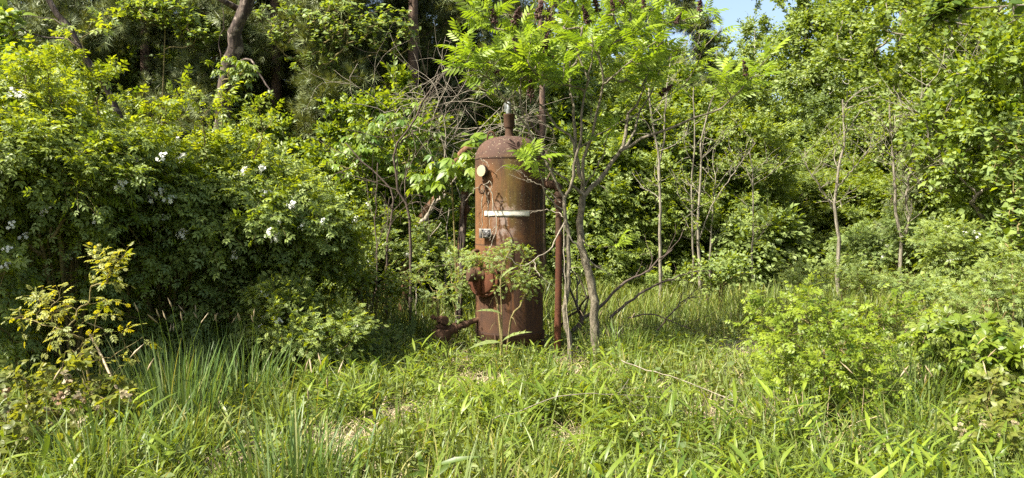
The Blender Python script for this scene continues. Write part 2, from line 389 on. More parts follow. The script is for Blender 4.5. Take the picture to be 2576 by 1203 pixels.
def scatter(acc, T, pos, X, Zup, size, v=None, t=None):
    X = nrm(X); Y = nrm(np.cross(Zup, X)); Z = np.cross(X, Y); n = len(pos)
    size = np.broadcast_to(size, (n,))
    tv = T[0]; V = pos[:, None, :] + size[:, None, None] * (tv[None, :, 0:1] * X[:, None] + tv[None, :, 1:2] * Y[:, None] + tv[None, :, 2:3] * Z[:, None])
    off = (np.arange(n) * len(tv))[:, None, None]
    v = rng.random(n) if v is None else np.broadcast_to(v, (n,)); t = np.zeros(n) if t is None else np.broadcast_to(t, (n,))
    at = np.stack([v, t], 1)
    F3 = a3 = F4 = a4 = None
    if len(T[1]):
        q = np.array(T[1]); F3 = (q[None] + off).reshape(-1, 3); a3 = np.repeat(at, len(q), 0)
        a3 = a3 + np.concatenate([rng.normal(size=(len(a3), 1)) * .06, np.zeros((len(a3), 1))], 1)
    if len(T[2]):
        q = np.array(T[2]); F4 = (q[None] + off).reshape(-1, 4); a4 = np.repeat(at, len(q), 0)
    acc.add(V, F3, F4, a3, a4)

class Plant:
    """skeleton of chains grown towards points spread through blobs"""
    def __init__(s, paths, r0=0.004, K=6, expo=0.5):
        s.ch = []; s.par = []; s.r0 = r0; s.K = K; s.expo = expo; s.nodes = np.zeros((0, 3)); s.tan = np.zeros((0, 3)); s.own = np.zeros((0, 2), int)
        for p in paths: s._add(smoothpath(p, 10), None)
        s.nbase = len(paths); s.root = np.mean([p[0] for p in paths], axis=0)
    def _add(s, pts, par, skip=0):
        i = len(s.ch); s.ch.append(pts); s.par.append(par); T = nrm(np.gradient(pts, axis=0))
        s.nodes = np.vstack([s.nodes, pts[skip:]]); s.tan = np.vstack([s.tan, T[skip:]])
        s.own = np.vstack([s.own, np.array([[i, k] for k in range(skip, len(pts))])])
    def grow(s, att, pull=0.25, up=0.15, jit=0.06, minh=None):
        att = att[np.argsort(np.linalg.norm(att - s.root, axis=1))]
        for a in att:
            c = np.linalg.norm(s.nodes - a, axis=1) + pull * np.linalg.norm(s.nodes - s.root, axis=1)
            if minh is not None: c = c + 100 * (s.nodes[:, 2] < minh)
            c = c + 0.6 * np.maximum(0, s.nodes[:, 2] - a[2])
            j = int(np.argmin(c)); p0 = s.nodes[j]; L = np.linalg.norm(a - p0)
            if L < 0.02: continue
            d0 = nrm(s.tan[j] * 0.7 + nrm(a - p0)); d1 = nrm(nrm(a - p0) + np.array([0, 0, up]) + rng.normal(size=3) * .25)
            u = np.linspace(0, 1, s.K)[:, None]
            p = (2*u**3-3*u**2+1)*p0 + (u**3-2*u**2+u)*d0*L + (-2*u**3+3*u**2)*a + (u**3-u**2)*d1*L
            p[1:-1] += rng.normal(size=(s.K - 2, 3)) * jit * L * .4
            s._add(p, tuple(s.own[j]), 1)
        return s
    def loads(s):
        ld = [np.ones(len(c)) for c in s.ch]
        for i in range(len(s.ch) - 1, -1, -1):
            if s.par[i] is not None:
                p, k = s.par[i]; ld[p][:k + 1] += ld[i][0]
        return ld
    def wood(s, acc, sides=5, wob=0.04, rmax=1.0, taper_base=None):
        ld = s.loads(); g = {}
        for i, (c, l) in enumerate(zip(s.ch, ld)):
            r = np.minimum(s.r0 * l ** s.expo, rmax); r[-1] *= .6
            if i < s.nbase and taper_base: r = np.maximum(r, np.linspace(taper_base[0], taper_base[1], len(r)))
            g.setdefault(len(c), []).append((c, r))
        for k, it in g.items():
            tubes(acc, np.array([a for a, b in it]), np.array([b for a, b in it]), sides if k == s.K else sides + 3, wob=wob)
    def sprigs(s, n, ln, center=None, spread=0.8, out=0.5, upb=0.2, lo=0.3, only_grown=True):
        ch = np.array([c for c in s.ch[s.nbase:]] if only_grown else [smoothpath(c, s.K) for c in s.ch]); m = len(ch)
        ci = np.repeat(np.arange(m), n); u = np.clip(lo + (1 - lo) * rng.random(m * n) ** 0.7, 0, .999) * (s.K - 1)
        k = u.astype(int); f = (u - k)[:, None]; p0 = ch[ci, k] * (1 - f) + ch[ci, k + 1] * f; tg = nrm(ch[ci, k + 1] - ch[ci, k])
        cen = np.mean(ch[:, -1], axis=0) if center is None else np.asarray(center, float)
        d = nrm(tg * .7 + rng.normal(size=p0.shape) * spread * .6 + nrm(p0 - cen) * out + np.array([0, 0, upb]))
        return p0, d, ln * (0.6 + 0.8 * rng.random(len(p0)))

def leafy(acc, sprigs, T, nl, size, v=None, young=0.0, stem=None, sr=0.002, droop=0.3, tilt=0.5, side=1.0, tipy=1.0, sv=0.3, young_z=None):
    """leaves set alternately along each sprig"""
    p0, d, L = sprigs; n = len(p0); K = 4
    bend = np.array([0, 0, -droop])
    u = np.linspace(0.12, 1, nl)
    pos = p0[:, None] + d[:, None] * (L[:, None, None] * u[None, :, None]) + bend * (L[:, None, None] * (u ** 2)[None, :, None])
    if stem is not None:
        us = np.linspace(0, 1, K); sp = p0[:, None] + d[:, None] * (L[:, None, None] * us[None, :, None]) + bend * (L[:, None, None] * (us ** 2)[None, :, None])
        tubes(stem, sp, np.broadcast_to(np.linspace(sr, sr * .4, K), (n, K)), 3)
    tg = nrm(d[:, None] + 2 * bend * u[None, :, None]) + np.zeros((n, nl, 3))
    a = nrm(np.cross(tg, np.array([0.05, 0.02, 1.0]))); b = np.cross(a, tg)
    ph = rng.random(n)[:, None] * 1.0 + np.arange(nl)[None] * math.pi + rng.normal(size=(n, nl)) * .5
    sd = a * np.cos(ph)[..., None] + b * np.sin(ph)[..., None] * .6
    fw = 0.5 + (u ** 3)[None, :, None] * 1.2
    X = nrm(tg * fw + sd * side + rng.normal(size=(n, nl, 3)) * .2 + np.array([0, 0, -.15]))
    up = nrm(np.array([-.32, -.35, .95]) + rng.normal(size=(n, nl, 3)) * tilt)
    sz = size * (1 - sv + 2 * sv * rng.random((n, nl))) * (1.1 - .35 * u[None] ** 2)
    vv = np.repeat(rng.random(n), nl) * .6 + rng.random(n * nl) * .4
    yy = (u ** 2 * tipy)[None] * (rng.random(n)[:, None] < 0.9) * young + np.zeros((n, nl))
    yy = yy * (0.4 + .6 * rng.random((n, nl)))
    if young_z is not None:
        z0, z1 = young_z; yy = yy * np.clip((pos[..., 2] - z0) / (z1 - z0), 0.05, 1)
    scatter(acc, T, pos.reshape(-1, 3), X.reshape(-1, 3), up.reshape(-1, 3), sz.ravel(), vv if v is None else v, yy.ravel())

def blob_pts(blobs, n, shell=0.55):
    """points spread through ellipsoids (cx,cy,cz,rx,ry,rz,weight), biased outward"""
    w_ = np.array([b[6] if len(b) > 6 else b[3] * b[4] * b[5] for b in blobs]); k = rng.choice(len(blobs), n, p=w_ / w_.sum())
    B = np.array([b[:6] for b in blobs])[k]; d = nrm(rng.normal(size=(n, 3))); r = rng.random(n) ** (1 / 3 * (1 - shell) + .02)
    return B[:, :3] + d * r[:, None] * B[:, 3:6]

# ------------------------------------------------------------------ ground
def make_ground():
    a = Acc(); xs = np.r_[-300, -150, -80, -40, np.linspace(-20, 20, 161), 40, 80, 150, 300]; ys = np.r_[-60, -20, -8, np.linspace(-2, 30, 129), 45, 70, 120, 200, 400]
    X, Y = np.meshgrid(xs, ys); Z = gz(X, Y); nx, ny = len(xs), len(ys)
    idx = np.arange(nx * ny).reshape(ny, nx); Fq = np.stack([idx[:-1, :-1], idx[:-1, 1:], idx[1:, 1:], idx[1:, :-1]], -1).reshape(-1, 4)
    a.add(np.stack([X, Y, Z], -1).reshape(-1, 3), F4=Fq)
    tag(a.build('ground', M['ground'], smooth=True), 'soil with dry thatch under the meadow grass', kind='structure')
make_ground()

# ------------------------------------------------------------------ the rusty air tank
def lathe(acc, prof, c=(0, 0, 0), axis=(0, 0, 1), seg=48):
    """prof: list of (radius, height) along axis from c"""
    c = np.asarray(c, float); ax = nrm(np.asarray(axis, float)); ref = np.array([0, 0, 1.0]) if abs(ax[2]) < .9 else np.array([1.0, 0, 0])
    u = nrm(np.cross(ax, ref)); v = np.cross(ax, u); an = np.arange(seg) / seg * 2 * np.pi; prof = np.array(prof, float)
    V = c + ax * prof[:, 1][:, None, None] + prof[:, 0][:, None, None] * (u * np.cos(an)[None, :, None] + v * np.sin(an)[None, :, None])
    K = len(prof); idx = np.arange(K * seg).reshape(K, seg); nx = np.roll(idx, -1, 1)
    acc.add(V, F4=np.stack([idx[:-1], nx[:-1], nx[1:], idx[1:]], -1).reshape(-1, 4))

def box(acc, c, ex, ey, ez):
    c = np.asarray(c, float); V = [c + sx * np.asarray(ex) / 2 + sy * np.asarray(ey) / 2 + sz * np.asarray(ez) / 2 for sx in (-1, 1) for sy in (-1, 1) for sz in (-1, 1)]
    acc.add(V, F4=[(0, 1, 3, 2), (4, 6, 7, 5), (0, 4, 5, 1), (2, 3, 7, 6), (0, 2, 6, 4), (1, 5, 7, 3)])

TX, TY, TR = -0.031, 8.72, 0.383
tank = empty('air_tank', (TX, TY, 0), 0, 'tall rusty upright steel air tank with a cream gauge and white tape', 'tank')
def shade(o, ang=40):
    o.data.polygons.foreach_set('use_smooth', np.ones(len(o.data.polygons), bool)); o.data.set_sharp_from_angle(angle=math.radians(ang)); return o
def surf(a_deg, z, r=0):
    a = math.radians(a_deg); return np.array([math.sin(a) * (TR + r), -math.cos(a) * (TR + r), z])
ZS0, ZS1, ZT = 0.215, 2.145, 2.385
a = Acc()
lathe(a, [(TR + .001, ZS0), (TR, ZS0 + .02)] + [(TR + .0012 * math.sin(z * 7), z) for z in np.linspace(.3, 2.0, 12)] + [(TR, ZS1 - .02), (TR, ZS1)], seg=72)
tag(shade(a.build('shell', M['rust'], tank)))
a = Acc()
prof = [(TR + .004, ZS1 - .012), (TR + .006, ZS1 - .004), (TR + .005, ZS1 + .004)]
for k in range(1, 15):
    q = k / 14 * math.pi / 2; prof.append((max(.002, (TR - .002) * math.cos(q) ** 0.62), ZS1 + .008 + (ZT - ZS1) * math.sin(q) ** 1.15))
lathe(a, prof, seg=72); shade(a.build('top_head', M['rust'], tank), 60)
a = Acc()
lathe(a, [(.002, .02), (.2, .035), (.31, .075), (.365, .13), (TR - .004, .19), (TR + .004, .205), (TR + .006, .212), (TR + .003, .222)], seg=72); shade(a.build('bottom_head', M['rust'], tank), 60)
for an in (-28, 150, 80, -115):
    a = Acc(); p = surf(an, .09, -.045); t = nrm(np.array([math.cos(math.radians(an)), math.sin(math.radians(an)), 0])); nn = np.array([-t[1], t[0], 0]) * -1
    box(a, p + np.array([0, 0, -.03]), t * .075, nn * .008, (0, 0, .33)); box(a, p + t * .034 + nn * .03 + np.array([0, 0, -.03]), t * .008, nn * .06, (0, 0, .33))
    a.build('leg', M['pipe_rust'], tank)
# top nozzle with relief valve
a = Acc(); lathe(a, [(.07, 2.36), (.052, 2.40), (.045, 2.42), (.045, 2.49), (.056, 2.495), (.062, 2.515), (.062, 2.62), (.066, 2.625), (.066, 2.645), (.03, 2.65), (.001, 2.65)], seg=20)
noz = shade(a.build('top_nozzle', M['pipe_rust'], tank))
a = Acc(); lathe(a, [(.020, 2.648), (.030, 2.652), (.030, 2.70), (.024, 2.705), (.024, 2.77), (.018, 2.78), (.001, 2.782)], c=(-.008, 0, 0), seg=12); box(a, (-.045, -.005, 2.72), (.02, 0, 0), (0, .02, 0), (.0, 0, .10))
shade(a.build('relief_valve', M['galv'], noz))
# lifting eye
for (x, y) in ((-.20, -.10), (.23, .06)):
    a = Acc(); q = np.linspace(0, math.pi, 10); pts = np.array([[x - .042 * math.cos(s), y - .01 * math.sin(s), 2.355 + (.0 if x < 0 else -.02) + .085 * math.sin(s) ** .8] for s in q]); pts = np.vstack([pts[0] - [0, 0, .06], pts, pts[-1] - [0, 0, .06]])
    tubes(a, pts, np.full(len(pts), .0095), 8); shade(a.build('lifting_eye', M['pipe_rust'], tank), 80)
# pressure gauge, siphon loop
gd = nrm(np.array([-.62, -.78, .03])); gc = surf(-41, 1.995, .075)
a = Acc(); lathe(a, [(.012, -.055), (.055, -.05), (.063, -.04), (.065, -.002), (.066, .003), (.062, .006)], c=gc, axis=gd, seg=28); g = shade(a.build('gauge', M['black'], tank))
a = Acc(); lathe(a, [(.062, .002), (.060, .0062), (.001, .0075)], c=gc, axis=gd, seg=28); shade(a.build('dial', M['dial'], g))
a = Acc(); b0 = gc - gd * .03
tubes(a, np.array([b0 + [0, 0, -.05], b0 + [0, 0, -.15]]), np.array([.011, .011]), 8)
lathe(a, [(.017, -.115), (.019, -.11), (.019, -.095), (.017, -.09)], c=b0, seg=6)
q = np.linspace(0, 2 * math.pi, 16); lp = np.array([b0 + [-.012 - .035 * math.sin(s) * .9, -.03 * math.sin(s / 2), -.19 + .05 * math.cos(s)] for s in q]); lp = np.vstack([lp, surf(-38, 1.80, -.03)]); tubes(a, lp, np.full(len(lp), .011), 8)
shade(a.build('siphon_loop', M['pipe_rust'], tank), 70)
# tape strip
a = Acc(); K = 40; an = np.linspace(-44, 34.5, K); rows = 5
V = []
for layer in (0.004, 0.0015):
    for r_ in range(rows):
        for k in range(K):
            wv = .0018 * math.sin(k * 1.7 + r_ * 2.1) + (.008 if (k == K - 1 and r_ > 3) else 0)
            V.append(surf(an[k], 1.538 + (r_ / (rows - 1) - .5) * .064 + .0015 * math.sin(k * .8) + (an[k] * .00002), layer + wv + .002))
Fq = []
for r_ in range(rows - 1):
    for k in range(K - 1):
        i = r_ * K + k; Fq.append((i, i + 1, i + K + 1, i + K)); j = i + K * rows; Fq.append((j, j + K, j + K + 1, j + 1))
for k in range(K - 1):
    for r_ in (0, rows - 1):
        i = r_ * K + k; Fq.append((i, i + K * rows, i + K * rows + 1, i + 1))
a.add(V, F4=Fq); a.build('tape_strip', M['tape'], tank)
# maker's plate on its bracket
pc = surf(-37, 1.32, .05); pn = nrm(np.array([-.55, -.83, .05])); pt = nrm(np.array([.83, -.55, 0])); pu = np.cross(pt, pn) * -1; pu = pu if pu[2] > 0 else -pu
a = Acc(); box(a, pc, pt * .155, pu * .102, pn * .006); box(a, pc - pn * .03, pt * .03, pu * .06, pn * .055); pl_ = a.build('nameplate', M['plate'], tank)
a = Acc(); box(a, pc + pn * .0045 + pt * .006, pt * .122, pu * .080, pn * .003); bk = a.build('plate_panel', M['black'], pl_)
a = Acc()
for (dx, dz, ww, hh) in ((-.01, .030, .035, .003), (.03, .028, .02, .004), (-.03, .014, .03, .005), (.01, .014, .04, .003), (.042, .010, .015, .005), (-.02, -.004, .06, .0025), (.035, -.006, .03, .004), (-.035, -.020, .03, .0025), (.015, -.019, .05, .003), (-.004, -.031, .09, .004)):
    box(a, pc + pn * .0068 + pt * (dx + .006) + pu * dz, pt * ww, pu * hh, pn * .0016)
a.build('plate_lettering', M['plate'], pl_)
# handhole: flange, cover, yoke and boss
hd = nrm(np.array([-.60, -.80, 0.02])); hc = surf(-41, .83, 0); ht = nrm(np.cross(np.array([0, 0, 1.0]), hd)); hu = np.array([0, 0, 1.0])
a = Acc(); lathe(a, [(.15, -.12), (.15, .03), (.200, .032), (.208, .038), (.208, .062), (.200, .068), (.12, .070)], c=hc, axis=hd, seg=36); fl = shade(a.build('handhole_flange', M['red_rust'], tank))
a = Acc(); lathe(a, [(.168, .0702), (.170, .088), (.155, .10), (.06, .112), (.001, .114)], c=hc, axis=hd, seg=32); shade(a.build('cover', M['red_rust'], fl))
bd = nrm(np.array([-.93, -.35, .12]))
a = Acc(); lathe(a, [(.070, 0), (.070, .10), (.078, .105), (.080, .15), (.074, .16), (.02, .165), (.001, .165)], c=hc + hd * .10 + hu * .035 - bd * .02, axis=bd, seg=24); shade(a.build('boss', M['pipe_rust'], fl))
a = Acc(); box(a, hc + hd * .135, ht * .055, hu * .33, hd * .03); box(a, hc + hd * .105 + hu * .15, ht * .05, hu * .03, hd * .07); box(a, hc + hd * .105 - hu * .15, ht * .05, hu * .03, hd * .07); a.build('yoke', M['red_rust'], fl)
for k in range(8):
    s = (k + .5) / 8 * 2 * math.pi; c = hc + (ht * math.cos(s) + hu * math.sin(s)) * .187; a = Acc(); lathe(a, [(.014, .066), (.014, .084), (.006, .085), (.006, .10), (.001, .101)], c=c, axis=hd, seg=6); a.build('bolt', M['pipe_rust'], fl)
# small pipe stub above the handhole
a = Acc(); limb(a, [surf(-62, 1.12, -.01), surf(-60, 1.12, .06), surf(-64, 1.03, .09), surf(-66, .98, .09)], .022, .022, K=9, sides=8, wob=0, cap=True); a.build('vent_stub', M['pipe_rust'], tank)
# drain pipe with valve
d0 = surf(-66, .36, -.02); vx = P(1112, 838, TY - .30) - np.array([TX, TY, 0]); 
a = Acc(); limb(a, [d0, (d0 + vx) / 2 + [0, 0, .0], vx + [.05, 0, 0]], .031, .031, K=6, sides=12, wob=0)
m_ = (d0 * .62 + vx * .38); lathe(a, [(.03, -.03), (.042, -.028), (.044, .028), (.03, .03)], c=m_, axis=vx - d0, seg=10); dp = shade(a.build('drain_pipe', M['pipe_rust'], tank))
a = Acc(); lathe(a, [(.03, -.175), (.062, -.17), (.064, -.15), (.05, -.145), (.07, -.10), (.10, -.055), (.108, -.01), (.10, .035), (.060, .05), (.058, .065), (.074, .068), (.074, .08), (.045, .085), (.042, .125), (.06, .13), (.06, .165), (.03, .17), (.001, .17)], c=vx, seg=18)
lathe(a, [(.055, 0), (.055, .13), (.062, .132), (.062, .165), (.03, .17)], c=vx, axis=nrm(d0 - vx), seg=16)
lathe(a, [(.046, -.06), (.050, .05), (.044, .062), (.018, .064), (.001, .064)], c=vx + [.01, -.02, .145], axis=(.55, -.83, .05), seg=16)
tubes(a, np.array([vx + [-.03, 0, .15], vx + [-.09, -.02, .17]]), np.array([.017, .017]), 8); lathe(a, [(.001, -.025), (.026, -.025), (.026, .02), (.001, .02)], c=vx + [-.10, -.02, .18], axis=(-.7, 0, .7), seg=8)
shade(a.build('drain_valve', M['pipe_rust'], dp))
# outlet nozzle, elbow and downpipe
oz = P(1345, 466, TY)[2]; ex = P(1406, 466, TY)[0] - TX
ca, sa = math.cos(math.radians(24)), -math.sin(math.radians(24)); ex = ex * (TY - .22) / TY; ey = ex * sa / ca
a = Acc(); lathe(a, [(.06, 0), (.056, .03), (.044, .035), (.044, .10)], c=((TR - .06) * ca, (TR - .06) * sa, oz), axis=(ca, sa, 0), seg=20)
pth = [(TR * ca, TR * sa, oz), (ex - .09 * ca, ey - .09 * sa, oz), (ex - .03 * ca, ey - .03 * sa, oz - .012), (ex, ey, oz - .05), (ex, ey, oz - .12)]; tubes(a, smoothpath(pth, 16), np.full(16, .042), 20)
lathe(a, [(.043, 0), (.053, .002), (.053, .045), (.043, .047)], c=(ex - .10 * ca, ey - .10 * sa, oz), axis=(ca, sa, 0), seg=20); lathe(a, [(.043, 0), (.053, -.002), (.053, -.05), (.043, -.052)], c=(ex, ey, oz - .09), seg=20)
shade(a.build('outlet_elbow', M['pipe_rust'], tank))
z1 = P(1405, 583, TY)[2]; zu = P(1405, 512, TY)[2]
a = Acc(); lathe(a, [(.039, oz - .12), (.039, zu + .05), (.047, zu + .048), (.05, zu + .02), (.055, zu + .018), (.055, zu - .018), (.05, zu - .02), (.047, zu - .05), (.036, zu - .052), (.036, z1 + .01), (.041, z1 + .008), (.041, z1 - .02)], c=(ex, ey, 0), seg=20); dn = shade(a.build('downpipe', M['pipe_rust'], tank))
a = Acc(); pp = np.array([[ex + .002, ey, z1 - .015], [ex - .002, ey, .8], [ex - .012, ey, .1], [ex - .014, ey, -.1]]); tubes(a, smoothpath(pp, 12), np.full(12, .0375), 20); shade(a.build('lower_pipe', M['red_rust'], dn), 60)
tank['kind'] = 'thing'

def trace(pts, Y0, Y1=None):
    Y1 = Y0 if Y1 is None else Y1; n = len(pts)
    return np.array([P(x, y, Y0 + (Y1 - Y0) * i / max(1, n - 1)) for i, (x, y) in enumerate(pts)])

# ------------------------------------------------------------------ pole to the left of the tank and its vine
def left_post():
    Yp = 9.35; b = base(1152, Yp); top = P(1170, 482, Yp)
    r = empty('vent_pipe', b, 0, 'dark rusty standpipe with a coupling, just left of the tank', 'pipe')
    a = Acc(); pts = np.array([[0, 0, -.1], [.02, 0, .8], [top[0] - b[0], 0, top[2] - b[2]]]); tubes(a, smoothpath(pts, 12), np.full(12, .046), 12, cap=True); shade(a.build('pipe', M['pipe_rust'], r), 60)
    zc = P(1165, 527, Yp)[2] - b[2]; a = Acc(); lathe(a, [(.046, -.05), (.062, -.048), (.067, 0), (.062, .048), (.046, .05)], c=(top[0] - b[0] - .006, 0, zc), seg=10); a.build('coupling', M['pipe_rust'], r)
    v = empty('woody_vine', b + np.array([-.06, -.05, 0]), 0, 'shaggy reddish vine stem climbing the standpipe left of the tank', 'vine')
    a = Acc()
    for k in range(5):
        px = [(1148 + k * 2, 810), (1158 + 2 * k, 700), (1155 + 3 * k, 600), (1162 + k, 540), (1160 + 3 * k, 490)]; t = trace(px, Yp - .06 - .012 * k) - (b + np.array([-.06, -.05, 0])); limb(a, t, .018 - .002 * k, .009, K=18, sides=6, wob=.2, jit=.006)
    a.build('stem', M['snag'], v)
left_post()

# rotten leaning trunk behind the tank's left shoulder
def rotten():
    p = trace([(1062, 545), (1100, 490), (1140, 420), (1168, 380), (1182, 368)], 10.6, 10.2); b = p[0] * np.array([1, 1, 0]); pts = np.vstack([b + [-.35, 0, -.1], p])
    r = empty('rotten_trunk', b, 0, 'orange brown rotten trunk leaning behind the tank shoulder', 'dead tree')
    a = Acc(); limb(a, pts - b, .075, .04, K=16, sides=10, wob=.14, jit=.01, cap=True); a.build('trunk', M['rotten'], r)
rotten()

# ------------------------------------------------------------------ leaf templates
TL = dict(
    rose=T_pinnate(2, .36, .52, False), rose7=T_pinnate(3, .30, .5, False), rose_hi=T_pinnate(2, .36, .55, True),
    sumac=T_pinnate(4, .34, .27, True, droop=.45, ang=.9, start=.2, pitch=.45), palm=T_palmate(5, .42, True), palm_lo=T_palmate(5, .45, False),
    ovate=T_simple(.62, False), ovate_hi=T_simple(.58, True), lance=T_simple(.26, False, .2), lance_hi=T_simple(.17, True, .35), round=T_simple(.9, False, .08), willow=T_simple(.16, False, .2),
    tri=T_join([(place(T_simple(.6, True, .2), q, 0.25, .75 - .1 * abs(q), pitch=.2), *T_simple(.6, True)[1:]) for q in (0, 1.15, -1.15)]),
    tuft=T_tuft(), flowers=T_flowers())

def canes(n, R, h, lean=0.5, r=None, c=(0, 0, 0)):
    out = []
    for k in range(n):
        a = rng.random() * 2 * math.pi; q = R * (0.3 + 0.7 * rng.random()); hh = h * (.6 + .5 * rng.random()); s = np.array([math.cos(a), math.sin(a), 0])
        out.append(np.array([s * .12 * rng.random(), s * q * .35 + [0, 0, hh * .55], s * q * .75 + [0, 0, hh * .95], s * q * 1.1 + [0, 0, hh * .8]]) + np.array(c))
    return out

def shrub(name, blobs, n_att, nspr, nl, T, size, leafm, ncane=6, woodm='cane', sprig=.22, young=.6, young_z=None, r0=.003, stem=True, label='', cat='bush', up=.2, shell=.6, cane_h=None, droop=.3, tilt=.5, loc=(0, 0, 0), upb=.2, out=.5, sparse=None, lo=.3):
    top = max(b[2] + b[5] for b in blobs); R = max(abs(b[0]) + b[3] for b in blobs)
    pl = Plant(canes(ncane, R * .6, cane_h or top * .6), r0=r0); pl.grow(blob_pts(blobs, n_att, shell), up=up)
    root = empty(name, loc, 0, label, cat); wa = Acc(); pl.wood(wa, 4, rmax=.03); la = Acc()
    leafy(la, pl.sprigs(nspr, sprig, upb=upb, out=out, lo=lo), T, nl, size, young=young, stem=wa if stem else None, sr=r0 * .6, young_z=young_z, droop=droop, tilt=tilt)
    wa.build('stems', M[woodm], root); la.build('foliage', M[leafm], root)
    root['_'] = 0; del root['_']
    return root, pl

def blossoms(root, pts, size=.075, proto=None, name='blossom_cluster'):
    m0 = None
    for p in pts:
        if proto is None:
            a = Acc(); T = TL['flowers']; scatter(a, T, np.zeros((1, 3)), np.array([[1., 0, 0]]), np.array([[0, 0, 1.]]), 1.0, t=0)
            # yellow eyes
            proto = a.build(name, M['petal']); o = proto
        else:
            o = proto.copy(); COL.objects.link(o)
        o.parent = root; o.location = [float(q) for q in p]; s = size * (0.7 + .6 * rng.random()); o.scale = (s, s, s); o.rotation_euler = (rng.normal() * .5, rng.normal() * .5, rng.random() * 6)
    return proto

# ------------------------------------------------------------------ left rose thicket
# (label, px, Y, width r, depth r, height, proto)
PROTO = {}
def rose_proto(key, w_, d_, h, natt, mat_, seed):
    global rng; rng = np.random.default_rng(seed)
    B = [(0, .1, h * .78, w_ * .85, d_ * .8, h * .17, 5), (-w_ * .5, -.1, h * .74, w_ * .5, d_ * .75, h * .18, 2), (w_ * .5, 0, h * .70, w_ * .5, d_ * .75, h * .18, 2), (w_ * .1, -d_ * .85, h * .70, w_ * .8, d_ * .3, h * .10, 1.3),
         (0, .2, h * .95, w_ * .45, d_ * .5, h * .1, .9), (0, .6, h * .35, w_ * .9, d_ * .3, h * .28, 1.2), (-w_ * .4, -d_ * .5, h * .3, w_ * .3, d_ * .3, h * .22, .35)]
    r, pl = shrub('rose_bush', B, natt, 11, 5, TL['rose'], .145, mat_, ncane=16, young=.9, young_z=(h * .62, h * .95), sprig=.32, cane_h=h * .8, up=.25, shell=.5, upb=.25, tilt=.45)
    PROTO[key] = (r, pl); return r
rA = rose_proto('A', 1.15, .95, 2.6, 250, 'rose', 21)
rB = rose_proto('B', .9, .8, 2.0, 190, 'rose', 22)
def vis_pts(pl, n, zmin, zmax, ymax=0.1):
    e = np.array([c[-1] for c in pl.ch[pl.nbase:]]); e = e[(e[:, 2] > zmin) & (e[:, 2] < zmax) & (e[:, 1] < ymax)]
    e = e[np.argsort(e[:, 1])][:max(n * 2, 4)]; return e[rng.permutation(len(e))[:n]] + np.array([0, -.12, .03])
FL = None
rose_spots = [
 ('A', -40, 7.4, 0.0, (1.05, 1, 1.10), 11, 'tallest white-flowered rose bush, at the photo\'s left edge'),
 ('A', 170, 7.0, 2.2, (.9, .9, .97), 9, 'rose bush with upright golden shoots beside the leaning dead trunk'),
 ('A', 420, 7.9, 4.0, (1.0, 1, .84), 18, 'broad yellow-green rose bush below the thick leaning snag'),
 ('B', 610, 8.0, 1.0, (1.1, 1, 1.08), 18, 'rose bush with many white blossoms left of the tank pipes'),
 ('B', 735, 8.3, 3.1, (.75, .8, .85), 8, 'low right-hand rose bush of the flowering thicket'),
 ('A', -330, 6.4, 1.9, (1.0, 1, 1.15), 0, 'rose bush continuing the thicket past the left edge of the photo'),
 ('A', 60, 9.4, 1.2, (1.1, 1, .98), 0, 'rose bush in the second rank at the far left'),
 ('A', 330, 9.9, 5.2, (1.1, 1, .84), 0, 'rose bush in the second rank under the dark pines'),
 ('A', 600, 10.6, 3.6, (.8, .7, .62), 0, 'rose bush behind the foot of the thick leaning snag'),
]
first = {}
for key, px, Y, rz, sc, nf, lab in rose_spots:
    r, pl = PROTO[key]; b = base(px, Y)
    if key not in first:
        first[key] = 1; r.location = [float(q) for q in b]; r.rotation_euler = (0, 0, rz); r.scale = sc; tag(r, lab, 'rose bush', 'multiflora rose bushes of the left thicket')
        o = r
    else:
        src = r; o = r.copy(); COL.objects.link(o); o.location = [float(q) for q in b]; o.rotation_euler = (0, 0, rz); o.scale = sc; tag(o, lab, 'rose bush', 'multiflora rose bushes of the left thicket')
        for ch in [c for c in src.children if c.name.split('.')[0] in ('stems', 'foliage')]:
            c = ch.copy(); COL.objects.link(c); c.parent = o

# ------------------------------------------------------------------ forest prototypes
def tree_proto(name, h, trunk_r, blobs, natt, nspr, nl, T, size, leafm, woodm='bark', sprig=.45, seed=1, young=.3, lean=(.2, 0), r0=.006, minh=1.0, droop=.15, up=.2, tilt=.6):
    global rng; rng = np.random.default_rng(seed)
    tr = np.array([[0, 0, -.2], [lean[0] * .2, lean[1] * .2, h * .3], [lean[0] * .7, lean[1] * .6, h * .6], [lean[0], lean[1], h * .93]])
    pl = Plant([tr], r0=r0); pl.grow(blob_pts(blobs, natt, .5), up=up, pull=.12, minh=minh)
    r = empty(name); wa = Acc(); pl.wood(wa, 4, taper_base=(trunk_r, trunk_r * .15)); la = Acc()
    leafy(la, pl.sprigs(nspr, sprig), T, nl, size, young=young, droop=droop, tilt=tilt)
    wa.build('trunk', M[woodm], r); la.build('crown', M[leafm], r); return r
def crown_blobs(h, z0, R, n, seed):
    g = np.random.default_rng(seed); B = []
    for k in range(n):
        u = (k + .5) / n; z = z0 + (h - z0) * u; rr = R * (math.sin(math.pi * (0.15 + .8 * u)) ** .7); a = g.random() * 6.28; q = rr * .5 * g.random()
        B.append((q * math.cos(a), q * math.sin(a), z, rr * (.55 + .3 * g.random()), rr * (.55 + .3 * g.random()), (h - z0) / n * 1.1))
    return B
forest = {}
forest['tulip'] = tree_proto('broadleaf_tree', 11, .13, crown_blobs(11, 1.5, 2.3, 8, 3), 330, 12, 6, TL['ovate'], .16, 'forest', 'pale_bark', seed=31)
forest['gum'] = tree_proto('broadleaf_tree', 9.5, .11, crown_blobs(9.5, .8, 2.5, 7, 4), 330, 13, 6, TL['round'], .12, 'forest', 'bark', seed=32)
